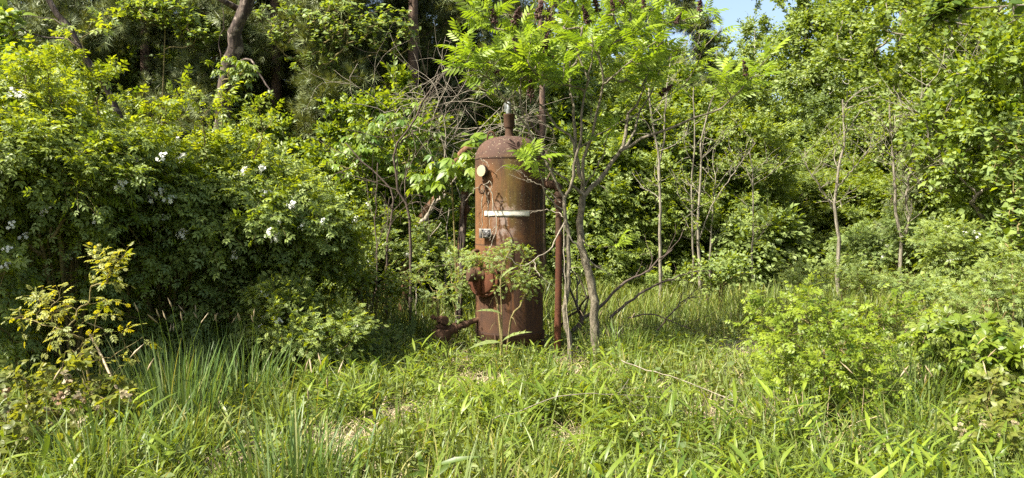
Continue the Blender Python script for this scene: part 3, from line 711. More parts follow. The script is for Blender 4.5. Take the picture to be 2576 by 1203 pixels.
forest['dark'] = tree_proto('broadleaf_tree', 9, .12, crown_blobs(9, .6, 2.6, 7, 5), 340, 13, 6, TL['ovate'], .14, 'forest_dark', 'bark', seed=33)
forest['under'] = tree_proto('understory_shrub', 3.6, .04, crown_blobs(3.7, .1, 1.5, 6, 6), 280, 13, 6, TL['ovate'], .11, 'vine', 'bark', sprig=.3, seed=34, minh=.1, young=.5)
forest['under2'] = tree_proto('understory_shrub', 3.2, .04, crown_blobs(3.4, .05, 1.6, 6, 7), 280, 11, 6, TL['rose'], .15, 'rose', 'bark', sprig=.3, seed=35, minh=.1, young=.6)

def pine_proto(seed=41, h=10.0):
    global rng; rng = np.random.default_rng(seed)
    tr = np.array([[0, 0, -.2], [.05, 0, h * .4], [.1, .05, h * .98]]); pl = Plant([tr], r0=.005); att = []
    for z in np.arange(1.6, h, .42):
        R = 2.3 * (1 - z / h) ** .7 + .35
        for k in range(6):
            a = rng.random() * 6.28; q = R * (.45 + .6 * rng.random()); att.append([q * math.cos(a), q * math.sin(a), z + .25 * q + rng.normal() * .15])
    att = np.array(att)
    pl.grow(att, up=.0, pull=.02, minh=1.0)
    pl2 = pl; r = empty('pine_tree'); wa = Acc(); pl.wood(wa, 4, taper_base=(.14, .03)); la = Acc()
    leafy(la, pl.sprigs(17, .42, spread=1.0, out=.2, upb=.25, lo=.25), TL['tuft'], 5, .20, young=.45, droop=.1, side=.8, stem=wa, sr=.004)
    wa.build('trunk', M['pine_bark'], r); la.build('needles', M['needle'], r); return r
forest['pine'] = pine_proto()

used = set()
def put(key, px, Y, sc=1.0, rz=None, label=None, group=None, cat='tree', zs=None):
    b = base(px, Y, -.05); s = (sc, sc, sc * (zs or 1)); rz = rng.random() * 6.28 if rz is None else rz
    r = forest[key]
    if key not in used:
        used.add(key); r.location = [float(q) for q in b]; r.rotation_euler = (0, 0, rz); r.scale = s; tag(r, label, cat, group); return r
    return dup(r, b, rz, s, label, group, cat=cat)
rng = np.random.default_rng(77)
PG = 'dark pines behind the left thicket'
for px, Y, sc, lab in [(20, 13.5, .95, 'dark pine at the top left corner behind the rose thicket'), (190, 15.0, 1.0, 'dark pine right behind the thin leaning dead trunk'), (370, 13.8, .95, 'dark pine with pale candle shoots between the two leaning trunks'),
                       (520, 16, 1.05, 'dark pine just left of the thick leaning snag'), (700, 14.5, 1.0, 'dark pine just right of the thick leaning snag'), (880, 15.8, 1.0, 'dark pine over the heart-leaved vines, left of the grey twig tangle'),
                       (1040, 14.2, 1.05, 'dark pine behind the tangle of grey twigs'), (1180, 17.5, 1.0, 'dark pine behind the left edge of the sumac crown'), (1660, 21, 1.0, 'dark pine seen through the right part of the sumac crown'), (2330, 14, .36, 'young pine with a rust-brown dead tip among the right saplings')]:
    put('pine', px, Y, sc, None, lab, PG if px < 1300 else None)
for px, Y, sc in [(60, 19, 1.1), (280, 20, 1.1), (470, 19.5, 1.15), (620, 20, 1.1), (800, 20, 1.15), (980, 19, 1.1), (1110, 22, 1.1)]:
    put('pine', px, Y, sc, None, 'pine in the rear rank, hardly visible behind the front pines', 'rear pines behind the left thicket')

TG = 'leafy trees of the wood on the right'
for key, px, Y, sc, zs, lab in [
    ('tulip', 1890, 31, .86, 1, 'round-topped far tree left of the open sky gap'), ('tulip', 2010, 27, .93, 1.05, 'pale-trunked tree forming the right side of the sky gap'), ('tulip', 2130, 25, .95, 1.05, 'tall tree with a pale trunk showing among its leaves'),
    ('gum', 2270, 21, 1.0, 1, 'full leafy tree right of the pale-trunked trees'), ('gum', 2420, 17, .95, 1, 'leafy tree with bare fine branches in front of it at the upper right'), ('gum', 2560, 13.5, .85, 1, 'bright vine-covered tree at the photo\'s right edge'),
    ('dark', 2050, 22, .62, .9, 'shorter dark green tree under the pale-trunked trees'), ('dark', 2350, 24, .95, 1, 'dark green tree between the two fullest right trees'), ('dark', 2200, 19, .55, .9, 'low dark tree above the white-flowered right bushes'),
    ('gum', 1790, 27, .8, 1, 'tree behind the long bare sumac branch'), ('dark', 1700, 24, .72, 1, 'dark leafy tree behind the three thin saplings'), ('gum', 1560, 23, .80, 1, 'leafy tree right behind the sumac trunk'),
    ('tulip', 1440, 26, .9, 1, 'tree whose crown fills the back of the sumac crown'), ('dark', 1330, 23, .66, .95, 'dark tree directly behind the top of the tank'), ('gum', 1240, 24, .9, 1, 'tree behind the tank valve with bits of sky in its crown'),
    ('dark', 1080, 18.5, .7, 1, 'broadleaf tree among the pines behind the twig tangle')]:
    put(key, px, Y, sc, None, lab, TG if px > 1500 else None, zs=zs)
k_ = 0
for px, Y in [(1500, 42), (1600, 46), (1700, 40), (1800, 44), (1360, 44), (1250, 40), (1130, 42), (2060, 44), (2180, 40), (2300, 38), (2420, 34), (2540, 30), (2640, 24), (980, 36), (820, 34), (650, 36), (500, 34), (340, 36), (180, 34), (20, 34), (-120, 28), (2700, 34), (-60, 40), (2240, 50), (1660, 54), (1420, 56)]:
    sc = .95 if px < 2000 else 1.1
    put(('tulip', 'gum', 'dark')[k_ % 3], px, Y, sc, None, 'distant tree closing the back of the wood', 'distant trees closing the back of the wood'); k_ += 1

UG = 'vine-draped shrubs along the wood edge'
for key, px, Y, sc, zs, lab in [
    ('under', 1000, 12.6, .92, 1.05, 'tall light green shrub rising behind the broken dead stems'), ('under', 880, 11.6, .80, 1.0, 'light green shrub with willowy leaves left of the dead stems'), ('under2', 1110, 13.5, .85, 1, 'shrub under the tangle of grey twigs'),
    ('under', 1240, 15.5, .95, 1, 'shrub directly behind the tank'), ('under2', 1400, 16.5, 1.15, 1.05, 'tall shrub between the tank and the sumac trunk'), ('under2', 1530, 16.8, 1.2, 1.1, 'tall vine-draped shrub right of the sumac trunk'),
    ('under', 1640, 17.4, 1.15, 1.05, 'vine-draped shrub behind the first thin sapling'), ('under2', 1770, 18, 1.1, 1.0, 'twiggy shrub behind the group of three saplings'), ('under', 1900, 17.8, .8, .8, 'bright yellow-green mound right of the three saplings'),
    ('under2', 2010, 17, .9, .85, 'shrub behind the crooked grey sapling'), ('under2', 2150, 16.3, .85, .85, 'bush with a dark hollow beside the crooked sapling'), ('under2', 2280, 15.5, .85, .8, 'white-flowered bush behind the forked right sapling'),
    ('under', 2420, 14.5, .9, .95, 'leafy bush between the forked sapling and the right edge'), ('under2', 2530, 12.5, .8, .8, 'tangled bush at the right edge above the dry stalks'), ('under', 2600, 10.5, .95, 1.25, 'big-leaved creeper mass at the right edge'),
    ('under', 700, 12.2, .72, 1.05, 'shrub behind the right end of the flowering thicket'), ('under2', 940, 14.5, .8, .8, 'shrub behind the grass glade left of the tank'), ('under', 1090, 11.8, .62, .8, 'leafy shrub behind the standpipe')]:
    put(key, px, Y, sc, None, lab, UG, 'bush', zs)
k_ = 0
for px, Y in [(1460, 14.6), (1575, 14.2), (1690, 15.5), (1800, 15.8), (1180, 18), (1320, 19), (1480, 20), (1600, 21), (1720, 21), (1850, 22), (1970, 22), (2090, 21), (2230, 20), (2360, 19), (2480, 18), (2580, 16), (300, 14), (100, 12), (500, 14), (780, 15), (-100, 10), (-60, 13), (2700, 13), (1040, 17)]:
    put(('under', 'under2')[k_ % 2], px, Y, 1.1, None, 'undergrowth bush deep in the shade of the wood', 'undergrowth bushes inside the wood', 'bush'); k_ += 1

# ------------------------------------------------------------------ sumac trees beside the tank
def sumac(name, b_px, Yb, trunk, limbs, blobs, natt, label, radii, heads, nspr=3, seed=51, extra=()):
    global rng; rng = np.random.default_rng(seed)
    b = base(b_px, Yb); root = empty(name, b, 0, label, 'tree')
    wa = Acc(); ends = []
    for i, (pts, r0, r1) in enumerate([trunk] + limbs):
        p = smoothpath(pts - b, 22 if i == 0 else 14); p[1:-1] += rng.normal(size=(len(p) - 2, 3)) * .006
        tubes(wa, p, np.linspace(r0, r1, len(p)), 10, wob=.05 if i == 0 else .03); ends.append(p)
    pl = Plant([], r0=.0035) if False else None
    pl = Plant.__new__(Plant); pl.ch = []; pl.par = []; pl.r0 = .0038; pl.K = 6; pl.expo = .5; pl.nodes = np.zeros((0, 3)); pl.tan = np.zeros((0, 3)); pl.own = np.zeros((0, 2), int)
    for i, p in enumerate(ends): pl._add(p, None, skip=len(p) // 2 if i else len(p) - 1)
    pl.nbase = len(ends); pl.root = ends[0][-1]
    att = blob_pts([tuple(np.array(q[:3]) - b) + tuple(q[3:]) for q in blobs], natt, .35)
    pl.grow(att, pull=.15, up=.45, jit=.05)
    ld = pl.loads(); g = [(c, np.minimum(.0042 * l ** .45, .013)) for c, l in list(zip(pl.ch, ld))[pl.nbase:]]
    tubes(wa, np.array([q[0] for q in g]), np.array([q[1] for q in g]), 5, wob=.05)
    wa.build('trunk', M['sumac_bark'], root)
    # leaf whorl at the end of every twig
    tips = np.array([c[-1] for c in pl.ch[pl.nbase:]] + [p[-1] for p in ends[1:]]); td = np.array([nrm(c[-1] - c[-2]) for c in pl.ch[pl.nbase:]] + [nrm(p[-1] - p[-2]) for p in ends[1:]])
    if len(extra): tips = np.vstack([tips, np.array([e - b for e in extra])]); td = np.vstack([td, np.tile([[0, -.2, .8]], (len(extra), 1))])
    nl = 6; n = len(tips); la = Acc(); k = np.arange(nl)[None]
    az = rng.random(n)[:, None] * 6.28 + k * 2.4; el = .95 - .95 * (k / nl) + rng.normal(size=(n, nl)) * .15
    X = nrm(np.stack([np.cos(az) * np.cos(el), np.sin(az) * np.cos(el), np.sin(el)], -1) + td[:, None] * .25)
    pos = tips[:, None] - td[:, None] * (.02 + .025 * k[..., None])
    up = np.array([-.1, -.2, 1.0]) + rng.normal(size=X.shape) * .55
    size = (.18 + .16 * rng.random((n, nl))) * np.clip(1.05 - .0 * k, .5, 1)
    scatter(la, TL['sumac'], pos.reshape(-1, 3), X.reshape(-1, 3), up.reshape(-1, 3), size.ravel(), np.repeat(rng.random(n), nl) * .5 + rng.random(n * nl) * .5, (np.repeat((k < 2), n, 0) * .6).ravel() * rng.random(n * nl))
    la.build('foliage', M['sumac'], root)
    h0 = None
    for hp in heads:
        q = P(*hp) - b
        if h0 is None:
            a = Acc(); g_ = np.random.default_rng(3)
            for s in range(70):
                z = g_.random(); rr = .022 * (1 - z) ** .5 + .004; d = nrm(g_.normal(size=3)); box(a, np.array([d[0] * rr, d[1] * rr, z * .13]), nrm(g_.normal(size=3)) * .012, nrm(g_.normal(size=3)) * .010, nrm(g_.normal(size=3)) * .012)
            limb(a, [(0, 0, -.05), (0, 0, .06), (0, 0, .12)], .004, .002, K=4, sides=4); h0 = a.build('seed_head', M['seed'], root); o = h0
        else:
            o = h0.copy(); COL.objects.link(o); o.parent = root
        o.location = [float(v) for v in q]; o.rotation_euler = (rng.normal() * .35, rng.normal() * .35, rng.random() * 6); s = .9 + .5 * rng.random(); o.scale = (s, s, s)
    return root
def dpt(pts, Y0, Y1): return trace(pts, Y0, Y1)
Ys = 8.12
def bl(px, py, Y, rx, rz_, ry=.5, w=None): 
    c = P(px, py, Y); s = Y / 1946; return (c[0], c[1], c[2], rx * s, ry, rz_ * s) + ((w,) if w else ())
sumac('sumac_tree', 1505, Ys,
  (dpt([(1506, 920), (1503, 900), (1497, 836), (1494, 756), (1489, 714), (1478, 676), (1465, 628), (1459, 579), (1461, 547), (1465, 493)], Ys, Ys), .052, .034),
  [(dpt([(1466, 497), (1502, 458), (1540, 410), (1566, 373), (1575, 332), (1580, 292), (1612, 247), (1625, 190)], Ys, 8.5), .028, .009),
   (dpt([(1560, 380), (1620, 346), (1674, 327), (1740, 300), (1807, 276), (1861, 231), (1905, 175)], Ys, 7.9), .017, .005),
   (dpt([(1560, 382), (1577, 365), (1599, 324), (1604, 298), (1631, 247), (1660, 175)], Ys, 8.7), .015, .007),
   (dpt([(1465, 490), (1465, 461), (1454, 413), (1447, 373), (1446, 319), (1443, 266), (1435, 225), (1433, 161), (1429, 124)], Ys, 8.3), .024, .010),
   (dpt([(1467, 480), (1467, 453), (1466, 407), (1481, 359), (1500, 300), (1513, 239), (1518, 209), (1510, 160), (1491, 118)], Ys, 7.8), .019, .008),
   (dpt([(1516, 212), (1523, 206), (1563, 177), (1609, 134), (1650, 105)], 7.9, 7.7), .010, .006),
   (dpt([(1464, 492), (1459, 485), (1433, 461), (1392, 429), (1352, 408), (1325, 395)], Ys, 7.75), .016, .005),
   (dpt([(1448, 380), (1433, 338), (1400, 319), (1368, 271), (1341, 249), (1322, 233), (1300, 170)], Ys, 8.5), .015, .006),
   (dpt([(1472, 470), (1490, 440), (1510, 405), (1520, 385), (1523, 355), (1540, 330)], Ys, 7.9), .009, .004),
   (dpt([(1458, 580), (1470, 610), (1520, 622), (1560, 618)], Ys, 7.9), .008, .003),
   (dpt([(1460, 370), (1530, 325), (1600, 290), (1660, 255), (1720, 215)], 8.2, 8.6), .009, .004)],
  [bl(1560, 70, 8.3, 150, 75, .8, 5), bl(1430, 110, 8.4, 110, 70, .8, 3), bl(1680, 110, 8.3, 120, 80, .8, 3), bl(1620, 190, 8.1, 80, 35, .5, 1.3), bl(1500, 10, 8.4, 150, 60, .8, 3), bl(1800, 60, 8.2, 80, 50, .6, 1.3), bl(1860, 200, 7.9, 60, 35, .4, .7), bl(1930, 140, 7.9, 30, 25, .3, .3)],
  74, 'larger sumac with a forking grey trunk, standing right of the tank', None,
  [(1390, 150, 7.8), (1543, 28, 7.8), (1505, 30, 8.2), (1620, 20, 7.9), (1560, 8, 7.9), (1700, 60, 7.8), (1878, 190, 7.8), (1760, 30, 7.9), (1480, 60, 7.8), (1660, 240, 8.2)],
  extra=[P(1322, 402, 7.75), P(1385, 425, 8.0)], seed=51)
Ys2 = 7.72
sumac('sumac_tree', 1437, Ys2,
  (dpt([(1438, 950), (1437, 925), (1431, 852), (1421, 791), (1426, 740), (1431, 676), (1429, 612), (1423, 547), (1419, 496)], Ys2, Ys2), .028, .019),
  [(dpt([(1419, 500), (1441, 453), (1449, 399), (1457, 370), (1462, 306), (1473, 225), (1478, 214), (1459, 150), (1450, 110)], Ys2, 7.6), .017, .007),
   (dpt([(1476, 218), (1482, 190), (1490, 139), (1488, 90)], 7.6, 7.4), .008, .005),
   (dpt([(1420, 500), (1395, 453), (1368, 399), (1344, 356), (1324, 314), (1310, 272), (1309, 235), (1306, 187), (1300, 140)], Ys2, 7.9), .013, .006),
   (dpt([(1420, 530), (1391, 512), (1369, 476), (1360, 437), (1345, 405), (1332, 388)], Ys2, 7.4), .010, .004),
   (dpt([(1335, 335), (1306, 292), (1266, 249), (1237, 203), (1202, 182), (1160, 150)], 7.8, 7.6), .010, .005),
   (dpt([(1395, 330), (1350, 300), (1290, 262), (1240, 235), (1200, 215)], 7.8, 8.0), .007, .004)],
  [bl(1260, 110, 7.8, 110, 55, .6, 3), bl(1180, 70, 7.7, 60, 45, .4, 1.0), bl(1200, 180, 7.8, 65, 38, .5, 1.3), bl(1330, 160, 7.7, 100, 50, .6, 2.2), bl(1400, 170, 7.6, 80, 40, .5, 1.2), bl(1240, 40, 7.8, 45, 22, .3, .4)],
  44, 'slender front sumac with a wavy stem, its crown reaching left over the tank', None,
  [(1293, 60, 7.5), (1302, 130, 7.4), (1350, 45, 7.5), (1245, 60, 7.6), (1253, 185, 7.6), (1370, 120, 7.4), (1335, 245, 7.7)],
  seed=52)

# ------------------------------------------------------------------ dead leaning trunks on the left
def dead(name, label, b, parts, material, cat='dead tree'):
    r = empty(name, b, 0, label, cat)
    for (nm, pts, r0, r1, K, sd, wb, jt) in parts:
        a = Acc(); limb(a, np.asarray(pts) - b, r0, r1, K=K, sides=sd, wob=wb, jit=jt, cap=True); a.build(nm, M[material], r)
    return r
Yg = 11.0
tp = trace([(556, 330), (560, 290), (563, 240), (575, 180), (590, 110), (600, 60), (622, 0), (640, -60), (660, -160)], Yg, 10.4); b = tp[0] * np.array([1, 1, 0]) + np.array([-.12, .1, 0])
dead('leaning_snag', 'thick leaning dead trunk with peeling bark in the upper left', b, [
  ('trunk', np.vstack([b + [0, 0, -.1], b + [.02, 0, .9], tp]), .115, .085, 30, 14, .14, .014),
  ('limb', trace([(604, 22), (590, 15), (575, 10), (545, -8), (500, -30)], 10.75, 10.4), .045, .03, 10, 8, .1, .01),
  ('broken_branch', trace([(585, 185), (605, 155), (622, 150), (632, 155), (645, 175), (660, 195), (672, 215), (680, 236)], 10.7, 10.2), .018, .009, 16, 6, .12, .008),
  ('twig', trace([(575, 175), (560, 160), (552, 110), (560, 60), (558, 10)], 10.8, 10.6), .010, .005, 12, 5, .1, .01)], 'snag')
tp = trace([(285, 262), (262, 215), (240, 190), (225, 165), (197, 110), (168, 62), (110, -5), (60, -60)], 10.6, 10.2); b = tp[0] * np.array([1, 1, 0]) + np.array([.4, 0.2, 0])
dead('leaning_dead_stem', 'thin leaning dead trunk with lichen at the upper left', b, [
  ('trunk', np.vstack([b + [0, 0, -.1], b + [-.1, 0, 1.2], tp]), .05, .035, 26, 9, .14, .012),
  ('branch', trace([(200, 118), (170, 100), (110, 95), (60, 76), (20, 70)], 10.3, 10.1), .016, .008, 12, 6, .1, .01),
  ('branch', trace([(193, 108), (165, 75), (140, 50), (120, 45), (60, 40)], 10.3, 10.5), .010, .004, 12, 6, .1, .01)], 'snag')

# dead branching stems left of the tank
def twiggy(acc, p0, d, L, r, depth, n=3, K=8, curl=.25, spread=.55):
    d = nrm(d); q = [np.asarray(p0, float)]; dd = d.copy(); bend = rng.normal(size=3) * curl
    for k in range(K - 1):
        dd = nrm(dd + bend * .25 + rng.normal(size=3) * .10); q.append(q[-1] + dd * L / (K - 1))
    q = np.array(q); tubes(acc, q, np.linspace(r, r * .45, K), 5 if r > .006 else 4, wob=.08)
    if depth:
        for k in range(n):
            i = rng.integers(2, K); t = nrm(q[min(i, K - 1)] - q[i - 1]); twiggy(acc, q[i if i < K else K - 1], t + rng.normal(size=3) * spread, L * (.45 + .35 * rng.random()), r * .55, depth - 1, n, K, curl, spread)
rng = np.random.default_rng(61)
def dead_stems(label, px, Yb, traces, ntw, name='dead_shrub', mt='twig', tw=.9):
    b = base(px, Yb); r = empty(name, b, 0, label, 'dead shrub'); a = Acc(); t_ = Acc()
    for pts, r0, r1, Y0, Y1 in traces:
        p = limb(a, trace(pts, Y0, Y1) - b, r0, r1, K=18, sides=7, wob=.1, jit=.008)
        for k in range(ntw):
            i = rng.integers(5, 17); twiggy(t_, p[i], nrm(p[i + 1 if i < 17 else 17] - p[i - 1]) + rng.normal(size=3) * .6, tw * (.5 + .8 * rng.random()), r1 * .7, 1, 3)
    a.build('stem', M[mt], r); t_.build('twigs', M[mt], r); return r
dead_stems('broken dead stems rising beside the drain valve, left of the tank', 1010, 9.7, [
  ([(1040, 860), (1030, 720), (1032, 611), (1028, 525), (1006, 482), (993, 418), (993, 371), (1010, 345), (1040, 310), (1062, 262), (1084, 225)], .022, .010, 9.7, 9.5),
  ([(1006, 360), (1035, 335), (1060, 318), (1080, 305)], .012, .005, 9.6, 9.4),
  ([(972, 860), (972, 654), (981, 560), (989, 482), (960, 450), (912, 405), (869, 358)], .018, .008, 9.8, 9.9),
  ([(930, 900), (938, 780), (950, 700), (945, 600), (948, 480), (950, 410)], .011, .006, 9.6, 9.9)], 6, mt='dark_twig')
dead_stems('pale broken stems crossing behind the standpipe', 1070, 10.4, [
  ([(1050, 565), (1075, 545), (1100, 505), (1120, 490)], .03, .02, 10.2, 10.4), ([(1105, 840), (1120, 700), (1125, 600), (1130, 520)], .010, .006, 10.2, 10.4),
  ([(1045, 800), (1052, 700), (1075, 610), (1110, 560)], .010, .006, 9.9, 10.3)], 4)
b = base(1130, 12.2); r = empty('grey_twig_tangle', b, 0, 'tangle of fine grey leafless twigs arching left of and above the tank', 'dead shrub'); a = Acc()
for k in range(48):
    px = rng.uniform(960, 1290); py = rng.uniform(230, 420); p0 = P(px, py, rng.uniform(10.8, 12.6)) - b; s = rng.choice([-1, 1], p=[.35, .65])
    twiggy(a, p0, (s * .9, rng.normal() * .3, rng.uniform(.1, 1.1)), rng.uniform(.5, 1.3), .0052, 1, 3, 9, .55, .7)
for pts in ([(1130, 700), (1100, 500), (1075, 400), (1090, 300), (1130, 200), (1150, 110)], [(1140, 720), (1120, 560), (1150, 420), (1200, 330), (1260, 270)], [(1060, 720), (1010, 560), (960, 400), (900, 280), (880, 200), (900, 160)], [(1120, 700), (1080, 520), (1040, 380), (960, 280), (870, 260)], [(1130, 700), (1160, 520), (1120, 380), (1080, 280), (1020, 260), (985, 300)]):
    p = limb(a, trace(pts, 12, 11.4) - b, .013, .005, K=16, sides=5, jit=.01)
a.build('twigs', M['twig'], r)

# ------------------------------------------------------------------ palmate-leaved vines and young buckeyes
def palm_plant(name, label, px, Yb, spots, size, npb, T='palm', m='palm', cat='vine', young=.25, stem_m='cane', nl=1, seed=71, tall=False):
    global rng; rng = np.random.default_rng(seed)
    b = base(px, Yb); r = empty(name, b, 0, label, cat); wa = Acc(); la = Acc()
    B = [tuple(np.array(bl(*s)[:3]) - b) + tuple(bl(*s)[3:]) for s in spots]
    c = np.mean([q[:3] for q in B], axis=0); pl = Plant([np.array([[0, 0, 0], [.1, 0, c[2] * .55], [.15 * c[0], c[1] * .3, c[2] * .98], c]) if tall else np.array([[0, 0, 0], [c[0] * .3, c[1] * .5, c[2] * .5], c])], r0=.003)
    pl.grow(blob_pts(B, npb, .4), up=.3); pl.wood(wa, 5, rmax=.011)
    tips = np.array([q[-1] for q in pl.ch[1:]]); n = len(tips)
    tips = np.repeat(tips, nl, 0) + rng.normal(size=(n * nl, 3)) * size * .35; n = len(tips)
    az = rng.random(n) * 6.28; X = np.stack([np.cos(az), np.sin(az) - .5, -.25 + rng.normal(size=n) * .25], 1); up = np.array([0, -.45, 1]) + rng.normal(size=(n, 3)) * .3
    scatter(la, TL[T], tips - nrm(X) * size * .3, X, up, size * (.7 + .6 * rng.random(n)), None, young * rng.random(n))
    wa.build('stems', M[stem_m], r); la.build('foliage', M[m], r); return r
palm_plant('young_buckeye', 'large drooping five-fingered leaves between the dead stems and the tank', 1150, 9.3, [(1120, 455, 9.2, 50, 40, .25), (1165, 465, 9.15, 42, 50, .25), (1175, 425, 9.2, 25, 18, .2, .4), (1085, 445, 9.4, 30, 30, .2, .6)], .27, 44, nl=2, cat='sapling')
palm_plant('climbing_creeper', 'creeper leaves peeping over the left shoulder of the tank', 1205, 9.35, [(1208, 355, 9.2, 26, 14, .12), (1192, 385, 9.2, 10, 28, .1)], .15, 16, T='ovate_hi', nl=2, seed=72)
palm_plant('heart_leaf_vine', 'bright five-leaved vine on the stems left of the grey twigs', 900, 10.6, [(890, 370, 10.4, 45, 45, .3), (930, 345, 10.5, 40, 40, .3), (1020, 300, 10.8, 50, 30, .3), (1000, 430, 10.6, 45, 35, .3), (860, 410, 10.3, 40, 30, .3), (1060, 350, 10.8, 50, 50, .3)], .19, 130, nl=2, seed=73)
palm_plant('trunk_creeper', 'pale green creeper leaves hanging round the foot of the thick leaning snag', 560, 10.6, [(540, 200, 10.5, 35, 50, .25), (600, 175, 10.4, 40, 22, .2, .7), (535, 240, 10.5, 22, 40, .25)], .16, 42, nl=2, T='palm_lo', m='vine', seed=74)
palm_plant('roundleaf_vine', 'heart-leaved vine hanging in the pines right of the leaning snag', 740, 12.8, [(720, 60, 12.8, 90, 50, .4), (850, 60, 12.6, 90, 60, .4), (980, 80, 13, 80, 60, .4), (800, 160, 12.8, 80, 40, .4)], .085, 330, nl=5, T='round', m='forest', seed=75)
palm_plant('roundleaf_vine', 'bright leafy vine high in the pines between the two leaning trunks', 400, 12.6, [(420, 30, 12.5, 80, 40, .4), (500, 80, 12.6, 50, 40, .4), (330, 20, 12.6, 40, 30, .4)], .10, 260, nl=5, T='ovate', m='forest', seed=90)
palm_plant('roundleaf_vine', 'leafy vine spilling from the pine at the photo\'s top left corner', 30, 8.6, [(10, 40, 8.5, 30, 30, .3), (30, 110, 8.6, 40, 30, .3), (20, 160, 8.4, 50, 25, .3)], .13, 60, nl=4, T='ovate_hi', m='vine', seed=76)
palm_plant('leafy_vine', 'big-leaved vine with glossy leaves on the dark shrub right of the sumac', 1590, 14.5, [(1590, 540, 14.3, 40, 50, .3), (1560, 610, 14.3, 40, 35, .3)], .16, 90, nl=3, seed=77)
palm_plant('edge_creeper', 'broad rounded leaves of the climber on the far right edge', 2560, 8.4, [(2550, 420, 8.6, 45, 90, .4), (2570, 560, 8.4, 40, 70, .4), (2530, 330, 8.8, 60, 40, .4)], .085, 200, nl=6, T='round', m='vine', seed=78)
palm_plant('overhanging_tree', 'dark leaves of a branch hanging into the top right corner', 2760, 8.0, [(2450, 10, 8.3, 110, 22, .4), (2560, 30, 8.2, 60, 35, .4), (2380, 20, 8.5, 30, 20, .3, .3)], .12, 90, nl=4, T='ovate_hi', m='forest_dark', seed=79, cat='tree', tall=True, stem_m='bark')

# ------------------------------------------------------------------ thin saplings on the right
def sapling(label, traces, Yb, px, nleaf, lz=.04, mt='bark', T='ovate', m='vine', seed=81, ntw=10, tw=.6, name='thin_sapling'):
    global rng; rng = np.random.default_rng(seed)
    b = base(px, Yb); r = empty(name, b, 0, label, 'sapling'); a = Acc(); la = Acc(); tips = []
    def tw_(p0, d, L, rr, dep):
        K = 6; q = [p0]; dd = nrm(d)
        for k in range(K - 1): dd = nrm(dd + rng.normal(size=3) * .16 + np.array([0, 0, .05])); q.append(q[-1] + dd * L / (K - 1))
        q = np.array(q); tubes(a, q, np.linspace(rr, rr * .4, K), 4)
        for k in range(2, K): tips.append((q[k], nrm(q[k] - q[k - 1])))
        if dep:
            for k in range(3): i = rng.integers(1, K - 1); tw_(q[i], nrm(q[i + 1] - q[i]) + rng.normal(size=3) * .6, L * .6, rr * .6, dep - 1)
    for pts, r0, r1 in traces:
        p = limb(a, trace(pts, Yb, Yb - .2) - b, r0, r1, K=20, sides=7, wob=.08, jit=.006)
        for k in range(ntw):
            i = rng.integers(7, 20); az = rng.random() * 6.28; tw_(p[i], np.array([math.cos(az), math.sin(az), .75]), tw * (.4 + .8 * rng.random()), max(.003, r1 * .8), 1)
    idx = rng.integers(0, len(tips), nleaf); p0 = np.array([tips[i][0] for i in idx]) + rng.normal(size=(nleaf, 3)) * .02
    X = np.array([tips[i][1] for i in idx]) + rng.normal(size=(nleaf, 3)) * .7; scatter(la, TL[T], p0, X, np.array([0, 0, 1.0]) + rng.normal(size=(nleaf, 3)) * .5, lz * (.6 + .8 * rng.random(nleaf)), None, rng.random(nleaf) * .7)
    a.build('stem', M[mt], r); la.build('foliage', M[m], r); return r
sapling('thin straight sapling forking halfway, first to the right of the sumac', [([(1660, 800), (1661, 735), (1660, 640), (1661, 560), (1659, 440), (1655, 380), (1640, 300), (1632, 230)], .030, .012), ([(1659, 410), (1668, 370), (1672, 300), (1680, 200), (1690, 120)], .016, .008)], 12.3, 1660, 500, seed=81)
sapling('thin bare sapling forming the left stem of a close group of three', [([(1738, 800), (1741, 730), (1743, 640), (1742, 560), (1740, 460), (1748, 350), (1745, 220)], .022, .009)], 13.2, 1738, 500, seed=82)
sapling('middle sapling of the close group of three, thickest of them', [([(1762, 815), (1762, 770), (1760, 680), (1756, 560), (1762, 450), (1768, 330), (1790, 250)], .030, .010), ([(1760, 600), (1790, 520), (1850, 430), (1900, 360)], .012, .005)], 12.4, 1762, 600, seed=83)
sapling('shorter right stem of the close group of three saplings', [([(1787, 780), (1787, 740), (1786, 640), (1792, 540), (1800, 440)], .026, .008)], 13.6, 1787, 300, seed=84)
sapling('single thin grey sapling left of the yellow-green mound', [([(1897, 790), (1895, 740), (1893, 640), (1895, 520), (1893, 440), (1885, 380)], .018, .008)], 12.9, 1895, 260, seed=85)
sapling('crooked grey sapling beside the dark hollow in the right bushes', [([(2110, 800), (2110, 760), (2106, 690), (2110, 600), (2100, 520), (2108, 440), (2125, 350), (2120, 250)], .036, .012), ([(2104, 540), (2070, 480), (2030, 420), (2010, 380)], .013, .005), ([(2108, 470), (2150, 420), (2190, 370)], .013, .005)], 11.8, 2110, 700, seed=86)
sapling('pale sapling forking into a narrow V in front of the white blossoms', [([(2268, 790), (2268, 740), (2265, 680), (2268, 610), (2255, 540), (2250, 450), (2240, 330), (2238, 250)], .034, .012), ([(2266, 615), (2285, 570), (2280, 500), (2290, 420), (2300, 330)], .022, .010)], 12.0, 2268, 700, seed=87)
sapling('bare spreading branches before the trees at the upper right', [([(2470, 800), (2460, 600), (2440, 450), (2400, 380), (2340, 300), (2300, 280)], .03, .01), ([(2450, 500), (2500, 400), (2540, 250), (2560, 120)], .02, .01), ([(2420, 400), (2380, 300), (2420, 200), (2500, 140), (2576, 100)], .015, .006), ([(2455, 560), (2400, 500), (2330, 470), (2260, 440)], .014, .005)], 11.5, 2470, 900, ntw=16, tw=.9, seed=88, name='spreading_sapling')
